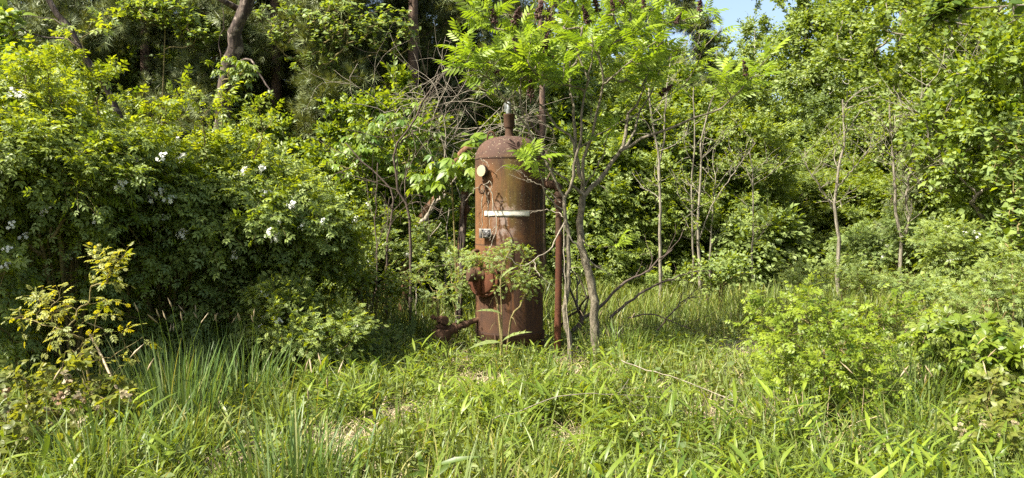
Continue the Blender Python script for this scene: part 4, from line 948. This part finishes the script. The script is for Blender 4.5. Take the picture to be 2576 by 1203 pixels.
sapling('tall dark stem behind the sumac crown, above the tank', [([(1365, 760), (1363, 500), (1362, 380), (1366, 250), (1360, 120), (1362, -40)], .07, .045), ([(1365, 120), (1385, 60), (1390, -30)], .03, .02)], 13.4, 1365, 500, mt='pine_bark', seed=89, ntw=8, name='dark_stemmed_tree')

# ------------------------------------------------------------------ fallen branches and tank-side twigs
def branchy(label, name, px, Yb, traces, mt, cat, K=16, ntw=3, tw=.5):
    b = base(px, Yb); r = empty(name, b, 0, label, cat); a = Acc()
    for pts, r0, r1, Y0, Y1 in traces:
        p = limb(a, trace(pts, Y0, Y1) - b, r0, r1, K=K, sides=6, wob=.1, jit=.006)
        for k in range(ntw): i = rng.integers(K // 2, K - 1); twiggy(a, p[i], nrm(p[i + 1] - p[i]) + rng.normal(size=3) * .5, tw * (.4 + .8 * rng.random()), max(.0025, r1 * .8), 1, 2)
    a.build('branches', M[mt], r); return r
rng = np.random.default_rng(91)
branchy('dark fallen branches slanting up from the grass behind the sumac', 'fallen_branch', 1480, 9.3, [
  ([(1440, 835), (1466, 802), (1507, 776), (1550, 730), (1580, 706), (1632, 680), (1655, 655), (1690, 630)], .024, .008, 9.2, 10.2), ([(1535, 800), (1575, 765), (1620, 733), (1660, 712), (1700, 697), (1760, 680)], .018, .006, 9.0, 9.8),
  ([(1640, 848), (1680, 800), (1710, 765), (1735, 745)], .012, .006, 9, 9.3), ([(1580, 800), (1640, 790), (1690, 810), (1735, 825)], .01, .005, 8.9, 9.0), ([(1455, 835), (1460, 790), (1452, 780)], .03, .022, 9.1, 9.1)], 'dark_twig', 'branch', ntw=5)
branchy('pale dead vine stems hanging down the front of the tank', 'dead_vine', 1220, 8.3, [
  ([(1205, 470), (1190, 480), (1175, 500), (1170, 505)], .004, .003, 8.35, 8.5), ([(1214, 470), (1212, 520), (1213, 580), (1214, 600)], .006, .005, 8.38, 8.38), ([(1216, 465), (1235, 458), (1237, 470), (1228, 490)], .006, .004, 8.3, 8.28), ([(1219, 465), (1234, 480), (1240, 520), (1250, 545), (1247, 590), (1232, 625), (1228, 660)], .0075, .0045, 8.3, 8.2),
  ([(1213, 470), (1226, 500), (1228, 540), (1232, 570)], .004, .003, 8.3, 8.28), ([(1208, 400), (1222, 408), (1230, 420)], .005, .003, 8.35, 8.3), ([(1247, 570), (1238, 585), (1231, 605)], .004, .003, 8.24, 8.2)], 'twig', 'vine', ntw=0)
branchy('thin pale twigs reaching across the tank from the sumac side', 'bare_twig', 1400, 7.6, [
  ([(1425, 560), (1412, 540), (1370, 528), (1334, 537)], .006, .002, 7.7, 7.9), ([(1420, 560), (1405, 590), (1390, 620), (1350, 650), (1320, 668), (1270, 645)], .008, .003, 7.6, 7.3), ([(1345, 655), (1348, 680), (1358, 695)], .005, .003, 7.4, 7.3), ([(1410, 510), (1380, 480), (1340, 458), (1312, 452)], .005, .002, 7.7, 7.7), ([(1340, 458), (1318, 440), (1304, 427)], .004, .002, 7.7, 7.7), ([(1422, 580), (1450, 615), (1500, 670), (1540, 690)], .008, .003, 7.7, 7.8), ([(1440, 925), (1421, 700), (1420, 560)], .006, .006, 7.68, 7.7)], 'twig', 'twig', ntw=1, tw=.25)
branchy('long grey stick lying on the grass in the middle foreground', 'fallen_stick', 1330, 5.2, [([(1235, 1058), (1290, 1040), (1370, 1008), (1440, 992), (1540, 993), (1660, 1000)], .004, .002, 5.0, 5.5)], 'twig', 'stick', ntw=3, tw=.3)
branchy('bleached stick lying on the grass right of the sumac foot', 'fallen_stick', 1700, 6.2, [([(1560, 905), (1620, 930), (1700, 950), (1790, 985), (1850, 1010)], .0045, .0025, 6.6, 5.6)], 'twig', 'stick', ntw=2, tw=.3)

# ------------------------------------------------------------------ nearer bushes
def near_bush(name, label, px, Y, blobs, natt, T, size, m, nspr=9, nl=6, ncane=7, seed=101, young=.6, nf=0, sprig=.18, fl_size=.05, group=None, cat='rose bush', cane_h=None, upb=.3, tilt=.5):
    global rng, FL; rng = np.random.default_rng(seed); b = base(px, Y); B = [tuple(np.array(bl(*s)[:3]) - b) + tuple(bl(*s)[3:]) for s in blobs]
    B = [(q[0], q[1], max(q[2], .1)) + tuple(q[3:]) for q in B]
    r, pl = shrub(name, B, natt, nspr, nl, TL[T], size, m, ncane=ncane, young=young, sprig=sprig, label=label, cat=cat, loc=b, cane_h=cane_h, shell=.4, r0=.0022, upb=upb, tilt=tilt, lo=.15)
    if nf:
        e = np.array([c[-1] for c in pl.ch[pl.nbase:]]); e = e[np.argsort(e[:, 1])][:nf * 3]; FL = blossoms(r, e[rng.permutation(len(e))[:nf]] + [0, -.04, .03], fl_size, FL)
    if group: r['group'] = group
    return r
near_bush('rose_bush', 'low bushy rose with upright shoots between the thicket and the drain valve', 770, 7.4, [(770, 830, 7.3, 120, 70, .45, 4), (700, 780, 7.3, 60, 55, .3, 1), (840, 850, 7.3, 80, 60, .4, 2), (660, 740, 7.3, 16, 30, .1, .15), (735, 740, 7.3, 30, 30, .2, .3)], 130, 'rose7', .085, 'rose', nspr=6, seed=101, young=.8, nf=16, fl_size=.05, sprig=.24, upb=.7)
near_bush('rose_bush', 'yellow-green wild rose bush in the right foreground', 2080, 5.9, [(2070, 840, 5.9, 190, 80, .5, 5), (2000, 960, 5.7, 130, 75, .4, 3), (2150, 800, 6.0, 130, 50, .4, 2), (1960, 800, 5.9, 80, 60, .3, 1.3), (2120, 950, 5.6, 110, 70, .4, 2.2), (2240, 790, 6, 60, 25, .3, .5)], 85, 'rose_hi', .085, 'rose', nspr=4, nl=5, seed=102, young=.55, sprig=.26, upb=.7)
near_bush('golden_rose_sprays', 'golden-leaved rose sprays in front of the dark hollow at left', 240, 5.7, [(265, 670, 5.6, 38, 20, .12, 1), (290, 650, 5.6, 26, 10, .1, .4), (150, 760, 5.5, 70, 16, .15, 1.0), (60, 790, 5.6, 60, 14, .15, .6), (240, 770, 5.6, 60, 25, .2, 1.4), (180, 830, 5.5, 70, 30, .2, 1.3), (335, 735, 5.6, 22, 28, .1, .4), (330, 845, 5.5, 60, 16, .12, 1.1), (250, 720, 5.6, 28, 32, .12, .7)], 26, 'rose7', .085, 'rose_gold', nspr=3, nl=4, ncane=4, seed=103, young=.7, sprig=.15, cat='rose sprays', tilt=.3)
near_bush('rose_sprays', 'fresh rose sprays growing across the handhole of the tank', 1270, 8.0, [(1255, 650, 7.95, 70, 18, .15, 1.4), (1330, 690, 7.95, 45, 38, .15, 1.2), (1215, 660, 7.95, 40, 14, .12, .6), (1280, 700, 7.95, 50, 25, .1, .5), (1290, 620, 7.95, 22, 12, .1, .2)], 55, 'rose7', .062, 'rose', nspr=4, nl=4, ncane=3, seed=104, young=.5, sprig=.12, cat='rose sprays')
near_bush('rose_sprays', 'leafy rose stems around the standpipe and drain pipe', 1110, 8.8, [(1110, 720, 8.7, 60, 45, .3, 2), (1160, 660, 8.9, 40, 35, .2, 1.2), (1060, 680, 8.9, 45, 25, .3, .8), (1180, 770, 8.75, 18, 40, .1, .6)], 42, 'rose7', .070, 'rose', nspr=4, nl=5, ncane=5, seed=105, young=.5, sprig=.15, cat='rose sprays')
near_bush('rose_bush', 'small rose bush low in the grass left of the drain valve', 960, 8.4, [(900, 880, 8.0, 60, 40, .3, 1), (960, 870, 8.2, 40, 30, .3, 1)], 60, 'rose7', .058, 'rose_dark', nspr=7, nl=5, ncane=4, seed=106, young=.4)
near_bush('bramble_bush', 'bramble with wilted brown flower heads in the bottom left corner', 110, 4.9, [(60, 1010, 4.9, 100, 60, .35, 2), (180, 960, 5.0, 90, 50, .3, 1.6), (260, 1010, 4.9, 70, 50, .3, 1), (80, 1100, 4.5, 110, 60, .3, 2)], 70, 'tri', .075, 'bramble', nspr=3, nl=3, ncane=7, seed=107, young=.15, sprig=.15, cat='bramble', upb=.4)
near_bush('bramble_bush', 'light green bramble with broad toothed leaves at the right edge', 2460, 6.4, [(2440, 870, 6.3, 110, 50, .4, 3), (2540, 930, 6.0, 60, 70, .4, 2), (2380, 840, 6.5, 50, 25, .3, .8)], 90, 'palm', .17, 'lance', nspr=3, nl=2, ncane=6, seed=108, young=.4, sprig=.16, cat='bramble', nf=4)
near_bush('bramble_bush', 'sprawling bramble with pale dried flowers at the lower right edge', 2480, 5.0, [(2450, 1090, 4.8, 110, 60, .35, 2), (2540, 1010, 5.0, 60, 50, .3, 1)], 38, 'tri', .07, 'bramble', nspr=3, nl=3, ncane=6, seed=109, young=.15, sprig=.14, cat='bramble', upb=.4)
near_bush('yellow_shrub', 'bright yellow-green broadleaf shrub glowing beyond the glade', 1930, 13.6, [(1920, 600, 13.5, 70, 50, .5, 3), (1960, 660, 13.4, 80, 45, .5, 3), (1870, 640, 13.6, 50, 40, .4, 1.5)], 120, 'ovate', .14, 'forest', nspr=6, nl=6, ncane=6, seed=110, young=.5, sprig=.4, cat='bush')
near_bush('rose_bush', 'white-flowered rose hanging over the bushes at the far right', 2440, 9.6, [(2440, 650, 9.5, 90, 40, .4, 2), (2380, 600, 9.6, 70, 35, .4, 1.4), (2490, 720, 9.3, 60, 45, .4, 1.4)], 110, 'rose7', .09, 'rose', nspr=7, nl=5, ncane=6, seed=111, nf=18, fl_size=.06)
near_bush('rose_bush', 'white-flowered rose tumbling behind the forked sapling', 2250, 12.4, [(2240, 590, 12.3, 90, 50, .4, 2), (2160, 640, 12.3, 60, 60, .4, 1.2), (2320, 620, 12.3, 60, 50, .4, 1.2)], 130, 'rose7', .10, 'rose_dark', nspr=8, nl=6, ncane=6, seed=112, nf=14, fl_size=.06)
near_bush('rose_bush', 'rose with scattered white flowers low behind the drain valve stems', 960, 10.3, [(900, 560, 10.4, 90, 60, .5, 3), (1000, 600, 10.4, 90, 60, .5, 3), (1080, 640, 10.3, 60, 50, .4, 1.5), (880, 660, 10.2, 70, 50, .4, 1.5)], 120, 'rose7', .085, 'rose', nspr=5, nl=6, ncane=8, seed=113, nf=16, fl_size=.055)
# wilted heads on the brambles
def wilted(parent_label, spots, Y):
    par = [o for o in COL.objects if o.get('label') == parent_label][0]; b = np.array(par.location); pr = None
    for px, py in spots:
        if pr is None: a = Acc(); scatter(a, TL['flowers'], np.zeros((1, 3)), np.array([[1., 0, 0]]), np.array([[0, 0, 1.]]), 1.0); pr = a.build('wilted_head', M['wilted']); o = pr
        else: o = pr.copy(); COL.objects.link(o)
        o.parent = par; o.location = [float(v) for v in P(px, py, Y + rng.normal() * .1) - b]; s = .035 + .02 * rng.random(); o.scale = (s, s, s * 1.4); o.rotation_euler = (rng.normal(), rng.normal(), rng.random() * 6)
wilted('bramble with wilted brown flower heads in the bottom left corner', [(12, 990), (25, 1020), (160, 945), (170, 965), (200, 1000), (215, 1010), (150, 1000), (185, 1030), (120, 1035), (175, 985), (90, 1060), (310, 985), (325, 1000), (60, 1090), (150, 1110), (250, 1030), (205, 1060), (40, 1040), (130, 1075)], 4.6)
wilted('sprawling bramble with pale dried flowers at the lower right edge', [(2420, 1080), (2450, 1100), (2480, 1070), (2400, 1120), (2520, 1100), (2550, 1060)], 4.5)
# dead cane of the golden rose
b = base(331, 5.6); r = empty('dead_cane', b, 0, 'pale dry cane leaning left from the grass tuft', 'cane'); a = Acc(); limb(a, trace([(338, 1090), (318, 1025), (280, 950), (255, 895), (235, 858), (222, 835)], 5.6, 6.2) - b, .012, .008, K=12, sides=7, wob=.05); a.build('stem', M['straw'], r)

# sow thistle in front of the tank
def thistle():
    b = base(1262, 7.6); r = empty('sow_thistle', b, 0, 'tall thin sow thistle standing in front of the tank', 'weed'); a = Acc()
    p = limb(a, trace([(1262, 1000), (1263, 900), (1262, 780), (1260, 700), (1268, 660), (1285, 625)], 7.6, 7.6) - b, .010, .004, K=16, sides=6, wob=.02); a.build('stem', M['cane'], r)
    T = T_join([(place(T_simple(.26, True, .45), 0, 0, 1.0), [], T_simple(.26, True)[2])] + [(place(T_simple(.8, False), s * .9, x, .16, -.45 * x * x), *T_simple(.8, False)[1:]) for x in (.25, .42, .6, .76) for s in (1, -1)])
    S = [((1260, 862), (-1, -.3, .25), .30), ((1262, 860), (.9, -.4, .9), .30), ((1262, 790), (-.8, -.3, .5), .24), ((1262, 960), (-.8, -.5, .5), .33), ((1263, 940), (1, -.5, .1), .28), ((1261, 700), (.6, -.2, 1), .18), ((1262, 905), (-.7, -.6, .6), .32), ((1262, 985), (.3, -.9, .4), .3)]
    for (q, d, s) in S: la = Acc(); scatter(la, T, (P(*q, 7.58) - b)[None], np.array([d], float), np.array([[.1, -.3, 1.0]]), s, .6); la.build('leaf', M['thistle'], r)
thistle()

# low bushes and tall weeds that close in the right middle ground
rng = np.random.default_rng(131)
near_bush('weed_bush', 'pale green weedy bush low in front of the close group of three saplings', 1810, 10.8, [(1800, 690, 10.8, 45, 28, .3, 1), (1840, 680, 10.8, 40, 30, .3, 1)], 40, 'ovate', .075, 'vine', nspr=4, nl=5, ncane=6, seed=132, sprig=.25, cat='bush', upb=.6)
near_bush('weed_bush', 'light green weedy bush below the crooked grey sapling', 2080, 9.6, [(2040, 705, 9.6, 60, 25, .3, 1), (2130, 705, 9.6, 60, 28, .3, 1)], 45, 'rose7', .09, 'rose', nspr=4, nl=5, ncane=6, seed=133, sprig=.28, cat='bush', upb=.6)
near_bush('weed_bush', 'light green weedy bush below the forked V-shaped sapling', 2300, 9.0, [(2290, 730, 9.0, 70, 28, .3, 1), (2380, 750, 9.0, 60, 32, .3, 1)], 50, 'rose7', .09, 'vine', nspr=4, nl=5, ncane=6, seed=134, sprig=.28, cat='bush', upb=.6)
near_bush('weed_bush', 'weedy bush with dry pinkish stems at the right edge above the bramble', 2500, 8.0, [(2480, 760, 8, 80, 50, .3, 1), (2550, 700, 8, 60, 60, .3, 1)], 55, 'rose7', .085, 'rose', nspr=4, nl=5, ncane=8, seed=135, sprig=.26, cat='bush', upb=.6)
near_bush('weed_bush', 'leafy weeds in the sunny gap between the thicket and the dead stems', 930, 9.2, [(930, 720, 9.2, 70, 50, .3, 1), (880, 660, 9.4, 50, 50, .3, 1)], 70, 'ovate', .06, 'vine', nspr=5, nl=5, ncane=8, seed=137, sprig=.22, cat='weeds', upb=.6)
sapling('tall golden rose shoot sticking up beside the thin leaning dead trunk', [([(262, 380), (240, 250), (215, 160), (205, 95)], .010, .004), ([(240, 260), (260, 210), (258, 190)], .006, .003)], 6.7, 300, 190, lz=.11, mt='cane', T='rose', m='rose', seed=141, ntw=5, tw=.25, name='rose_shoot')
sapling('golden rose shoots standing above the thicket left of the tall one', [([(140, 300), (120, 210), (128, 165)], .008, .004), ([(90, 320), (70, 230), (60, 190)], .008, .004)], 6.6, 120, 200, lz=.11, mt='cane', T='rose', m='rose', seed=142, ntw=5, tw=.25, name='rose_shoot')
sapling('rose shoots standing up in front of the leaning snag foot', [([(520, 400), (510, 320), (500, 260)], .008, .004), ([(640, 400), (660, 320), (650, 290)], .008, .004), ([(420, 380), (400, 290), (405, 250)], .008, .004)], 7.4, 520, 300, lz=.11, mt='cane', T='rose', m='rose', seed=143, ntw=5, tw=.3, name='rose_shoot')
# white blossoms set where the rose bushes' outer leaves are
bpy.context.view_layer.update(); DG = bpy.context.evaluated_depsgraph_get()
NB = {}
FP = [(445, 350), (460, 395), (405, 393), (342, 400), (657, 422), (672, 485), (735, 512), (740, 522), (703, 555), (695, 597), (676, 585), (812, 555), (895, 550), (115, 525), (108, 530), (18, 625), (10, 665), (455, 583), (385, 575), (410, 545), (30, 230), (50, 234), (62, 237), (300, 462), (820, 605), (395, 645), (25, 565), (60, 595), (400, 480), (380, 500), (425, 500), (612, 430), (560, 560), (520, 470), (465, 590), (215, 450), (240, 560), (640, 620), (590, 640), (170, 640), (760, 570), (350, 330)]
for (px, py) in FP:
    o0 = Vector((0, 0, CAMZ))
    for tr_ in range(8):
        d0_ = (Vector(P(px + rng.normal() * 3 * tr_, py + rng.normal() * 3 * tr_, 8)) - o0).normalized(); hit, loc_, nn_, fi, ob, mw = scene.ray_cast(DG, o0, d0_)
        if hit and ob.parent is not None and ob.parent.get('category') == 'rose bush': break
    if hit and ob.parent is not None and ob.parent.get('category') == 'rose bush' and NB.get(ob.parent.name, 0) < 90:
        pr_ = ob.parent; NB[pr_.name] = NB.get(pr_.name, 0) + 1; o = FL.copy(); COL.objects.link(o); o.parent = pr_; q = pr_.matrix_world.inverted() @ (loc_ - d0_ * .05); o.location = q
        s_ = .062 * (.8 + .6 * rng.random()) * (loc_.length / 8) / max(.5, sum(pr_.scale) / 3); o.scale = (s_, s_, s_); o.rotation_euler = (-.6 + rng.normal() * .3, rng.normal() * .4, rng.random() * .8)

# ------------------------------------------------------------------ meadow
rng = np.random.default_rng(121)
def sample(n, y0, y1, pw=1.0, marg=1.0):
    u = rng.random(n); y = y0 + (y1 - y0) * u ** pw; x = (rng.random(n) * 2 - 1) * (.68 * y + marg)
    return np.stack([x, y], 1)
def hgt(p): return np.clip(1.25 - .09 * (p[:, 1] - 3), .62, 1.1) * (.75 + .45 * (.5 + .5 * np.sin(p[:, 0] * 2.1 + p[:, 1] * 1.3) * np.cos(p[:, 1] * 2.3 - p[:, 0])))
BARE = [(-1.15, 5.1, .30), (-.80, 5.75, .28), (-1.7, 4.6, .25), (.35, 5.3, .22), (1.55, 5.6, .25), (2.2, 5.0, .30), (-.3, 6.9, .25), (.7, 7.2, .3), (1.3, 9.6, .4), (2.6, 8.5, .35), (-.55, 8.1, .22), (.45, 8.0, .25)]
def keep_out(p, bare=True):
    k = np.hypot(p[:, 0] - TX, p[:, 1] - TY) > .36
    if bare:
        for (x, y, r) in BARE: k &= (np.hypot(p[:, 0] - x, (p[:, 1] - y) * .7) > r * (.6 + .7 * rng.random(len(p))))
    return k
def blades(acc, p, L, W, lean, K=4, bendk=1.0, young=0.0, az=None):
    n = len(p); z = gz(p[:, 0], p[:, 1]); az = rng.random(n) * 6.28 if az is None else az; d = np.stack([np.cos(az), np.sin(az), np.zeros(n)], 1); s = np.stack([-np.sin(az), np.cos(az), np.zeros(n)], 1)
    tw = rng.normal(size=n) * .6; s = nrm(s * np.cos(tw)[:, None] + d * np.sin(tw)[:, None])
    u = np.linspace(0, 1, K); th = lean[:, None] * (.35 + bendk * u[None] ** 1.3)
    st = L[:, None] / (K - 1); dx = np.cumsum(np.c_[np.zeros(n), (st * np.sin(th))[:, 1:]], 1); dz = np.cumsum(np.c_[np.zeros(n), (st * np.cos(th))[:, 1:]], 1)
    C = np.stack([p[:, 0], p[:, 1], z - .01], 1)[:, None] + d[:, None] * dx[..., None] + np.array([0, 0, 1.0]) * dz[..., None]
    ww = W[:, None] * np.array([.8, 1.0, .8, .08] if K == 4 else list(np.sin(np.linspace(.5, math.pi - .03, K)) ** .7))[None]
    Lf = C + s[:, None] * ww[..., None] / 2; Rt = C - s[:, None] * ww[..., None] / 2; V = np.stack([Lf, Rt], 2)
    idx = np.arange(n * K * 2).reshape(n, K, 2); Fq = np.stack([idx[:, :-1, 0], idx[:, :-1, 1], idx[:, 1:, 1], idx[:, 1:, 0]], -1).reshape(-1, 4)
    patch = .5 + .25 * np.sin(p[:, 0] * 1.7 + 1) * np.cos(p[:, 1] * 1.3); v = np.clip(patch * .6 + rng.random(n) * .5, 0, 1); t = np.where(rng.random(n) < .08, .8, young * rng.random(n))
    acc.add(V.reshape(-1, 3), F4=Fq, a4=np.repeat(np.stack([v, t], 1), K - 1, 0))
def clump(p, k, r):
    q = np.repeat(p, k, 0); return q + rng.normal(size=q.shape) * r
a = Acc()
p = sample(17000, 3.0, 10, 1.25); p = p[keep_out(p)]; n = len(p); blades(a, p, .08 + .26 * rng.random(n) ** 1.5, .006 + .008 * rng.random(n), .2 + .9 * rng.random(n), young=.2)
p = clump(sample(1900, 3.2, 10, 1.2), 14, .04); p = p[keep_out(p)]; n = len(p); blades(a, p, (.16 + .24 * rng.random(n)) * hgt(p), .008 + .008 * rng.random(n), .15 + .8 * rng.random(n), young=.15)
p = sample(60000, 9.5, 21, 1.1, 2); p = p[keep_out(p)]; n = len(p); blades(a, p, .22 + .35 * rng.random(n), .008 + .008 * rng.random(n), .15 + .7 * rng.random(n), K=4, young=.25)
tag(a.build('meadow_grass', M['grass']), 'lush green meadow grass around the tank', 'grass', kind='stuff')

def T_shoot(nl, seed, h=1.0, ll=.62, w=.15):
    g = np.random.default_rng(seed); it = []; st = np.array([(.012, 0, 0), (-.012, 0, 0), (0, 0, h)]); it.append((np.stack([st[:, 2], st[:, 0], st[:, 1]], 1), [(0, 1, 2)], []))
    L = T_simple(w, True, .38)
    for k in range(nl):
        x = h * (.12 + .8 * k / (nl - 1)); az = k * 2.6 + g.normal() * .4; el = .35 + .6 * k / nl + g.normal() * .12; s = ll * (.75 + .4 * g.random()) * (1 - .25 * k / nl)
        V = L[0] * s; ce, se = math.cos(el), math.sin(el); X = V[:, 0] * ce - V[:, 2] * se; Z = V[:, 0] * se + V[:, 2] * ce
        it.append((np.stack([x + Z, X * math.cos(az) - V[:, 1] * math.sin(az), X * math.sin(az) + V[:, 1] * math.cos(az)], 1), [], L[2]))
    return T_join(it)
SH = [T_shoot(6, 1), T_shoot(6, 2), T_shoot(5, 3, ll=.75, w=.13), T_shoot(5, 4, w=.12, ll=.8)]
def shoots(acc, p, size, nid=4, yg=.3):
    z = gz(p[:, 0], p[:, 1]) - .01; pos = np.stack([p[:, 0], p[:, 1], z], 1); n = len(p)
    up = np.array([0, 0, 1.0]) + rng.normal(size=(n, 3)) * .22; k = rng.integers(0, nid, n)
    for i in range(nid):
        m_ = k == i; q = m_.sum(); az = rng.random(q) * 6.28; scatter(acc, SH[i], pos[m_], up[m_], np.stack([np.cos(az), np.sin(az), np.zeros(q)], 1), size[m_], rng.random(q), yg * rng.random(q) ** 2)
a = Acc()
p = np.vstack([clump(sample(1500, 3.0, 8.5, 1.15, .6), 5, .08), sample(2200, 3.0, 9.5, 1.2)]); d = np.sin(p[:, 0] * 1.3 + 2) * np.sin(p[:, 1] * 1.1 + .5) + .25 * rng.normal(size=len(p)); left = (p[:, 0] < -.30 * p[:, 1] + .2) & (rng.random(len(p)) < .6)
p = p[(d > -.35) & keep_out(p) & ~left]; n = len(p); shoots(a, p, (.11 + .20 * rng.random(n) ** 1.3) * hgt(p)); tag(a.build('broadleaf_weeds', M['lance']), 'broad lance-leaved shoots covering the foreground', 'weeds', kind='stuff')
a = Acc(); n = 26000; p = sample(n, 2.9, 11, 1.1); p = p[keep_out(p)]; n = len(p); pos = np.stack([p[:, 0], p[:, 1], gz(p[:, 0], p[:, 1]) + .02 + .20 * rng.random(n) ** 1.6], 1)
scatter(a, TL['ovate'], pos, np.stack([rng.normal(size=n), rng.normal(size=n), rng.random(n) * .4], 1), np.array([0, 0, 1.0]) + rng.normal(size=(n, 3)) * .4, .03 + .05 * rng.random(n), None, .5 * rng.random(n))
tag(a.build('low_herbs', M['herb']), 'small rounded herb leaves between the grass blades', 'herbs', kind='stuff')
a = Acc(); p = np.vstack([sample(9000, 3, 9, 1.2), clump(np.array([q[:2] for q in BARE]), 340, .24)]); p = p[keep_out(p, False)]; n = len(p)
blades(a, p, .06 + .22 * rng.random(n), .004 + .005 * rng.random(n), 1.1 + .6 * rng.random(n), young=.5)
tag(a.build('dry_thatch', M['straw']), 'dry straw and old stalks lying among the grass', 'straw', kind='stuff')

# tall bluish grass tufts and seed stalks
def tuft(label, px, Y, n, L, W, rad, lean=.35, m='blue_grass', name='grass_tuft'):
    b = base(px, Y, 0); r = empty(name, b, 0, label, 'grass tuft', 'tall grass tufts'); a = Acc(); p = rng.normal(size=(n, 2)) * rad; az = np.arctan2(p[:, 1], p[:, 0]) + rng.normal(size=n) * .7
    pw = p + b[:2]; A2 = Acc(); blades(A2, pw, L * (.45 + .6 * rng.random(n)), W * (.7 + .6 * rng.random(n)), lean * (.2 + 1.1 * rng.random(n)), K=6, az=az); A2.V = [v - np.array([b[0], b[1], b[2]], np.float32) for v in A2.V]
    A2.build('blades', M[m], r)
    for k in range(max(2, n // 30)):
        q = rng.normal(size=2) * rad; h = L * (.95 + .3 * rng.random()); d = rng.normal(size=2) * .12; pts = np.array([[q[0], q[1], 0], [q[0] + d[0] * .3, q[1] + d[1] * .3, h * .6], [q[0] + d[0], q[1] + d[1], h]]); a = Acc(); tubes(a, pts, np.array([.0022, .002, .0014]), 4); st = a.build('stalk', M['grass'], r)
        sp = smoothpath(np.array([pts[2], pts[2] + [d[0] * .3, d[1] * .3, .07]]), 6); a = Acc(); tubes(a, sp, np.array([.001, .004, .005, .005, .003, .001]), 5, wob=.25); a.build('seed_head', M['straw'], st)
    return r
tuft('tall bluish grass tuft in front of the dark hollow, left foreground', 445, 5.4, 230, .74, .0115, .12)
tuft('bluish grass tuft leaning right beside the low bushy rose', 610, 6.2, 170, .62, .010, .14, .5)
tuft('tall grass tuft at the bottom edge, left of the middle', 740, 4.1, 190, .58, .010, .16, .5)
tuft('grass tuft with fine seed stalks behind the first blue tuft', 530, 6.9, 150, .62, .010, .16)
tuft('grass tuft in the shade of the thicket near the golden sprays', 370, 6.5, 120, .55, .010, .15)
tuft('grass tuft beside the drain valve of the tank', 990, 8.9, 170, .45, .008, .2)
tuft('grass tuft at the foot of the sumac in the tank shadow', 1560, 8.2, 180, .42, .011, .22, .6, 'grass')
tuft('long-bladed grass tuft right of the yellow-green rose bush', 2300, 6.0, 230, .55, .010, .22, .6, 'grass')
tuft('long-bladed tuft in the right foreground below the bramble', 2330, 4.9, 200, .45, .012, .22, .8, 'grass')
tuft('thin grey-green tuft at the bottom left corner', 250, 4.2, 110, .58, .011, .2, .6)
tuft('arching tuft behind the sumac trunks in the sunny glade', 1650, 9.4, 160, .45, .009, .25, .7, 'grass')
# dry stalks under the right rose bush
b = base(2020, 5.2); r = empty('dry_stalks', b, 0, 'bleached dry stalks standing under the right foreground rose bush', 'stalks')
for k in range(34):
    a = Acc(); x = rng.normal() * .28; y = rng.normal() * .12; d = rng.normal(size=2) * .10; h = .15 + .3 * rng.random(); tubes(a, smoothpath(np.array([[x, y, 0], [x + d[0] * .4, y + d[1] * .4, h * .6], [x + d[0] * 1.3, y + d[1], h]]), 6), np.linspace(.0045, .0025, 6), 4); a.build('stalk', M['straw'], r)
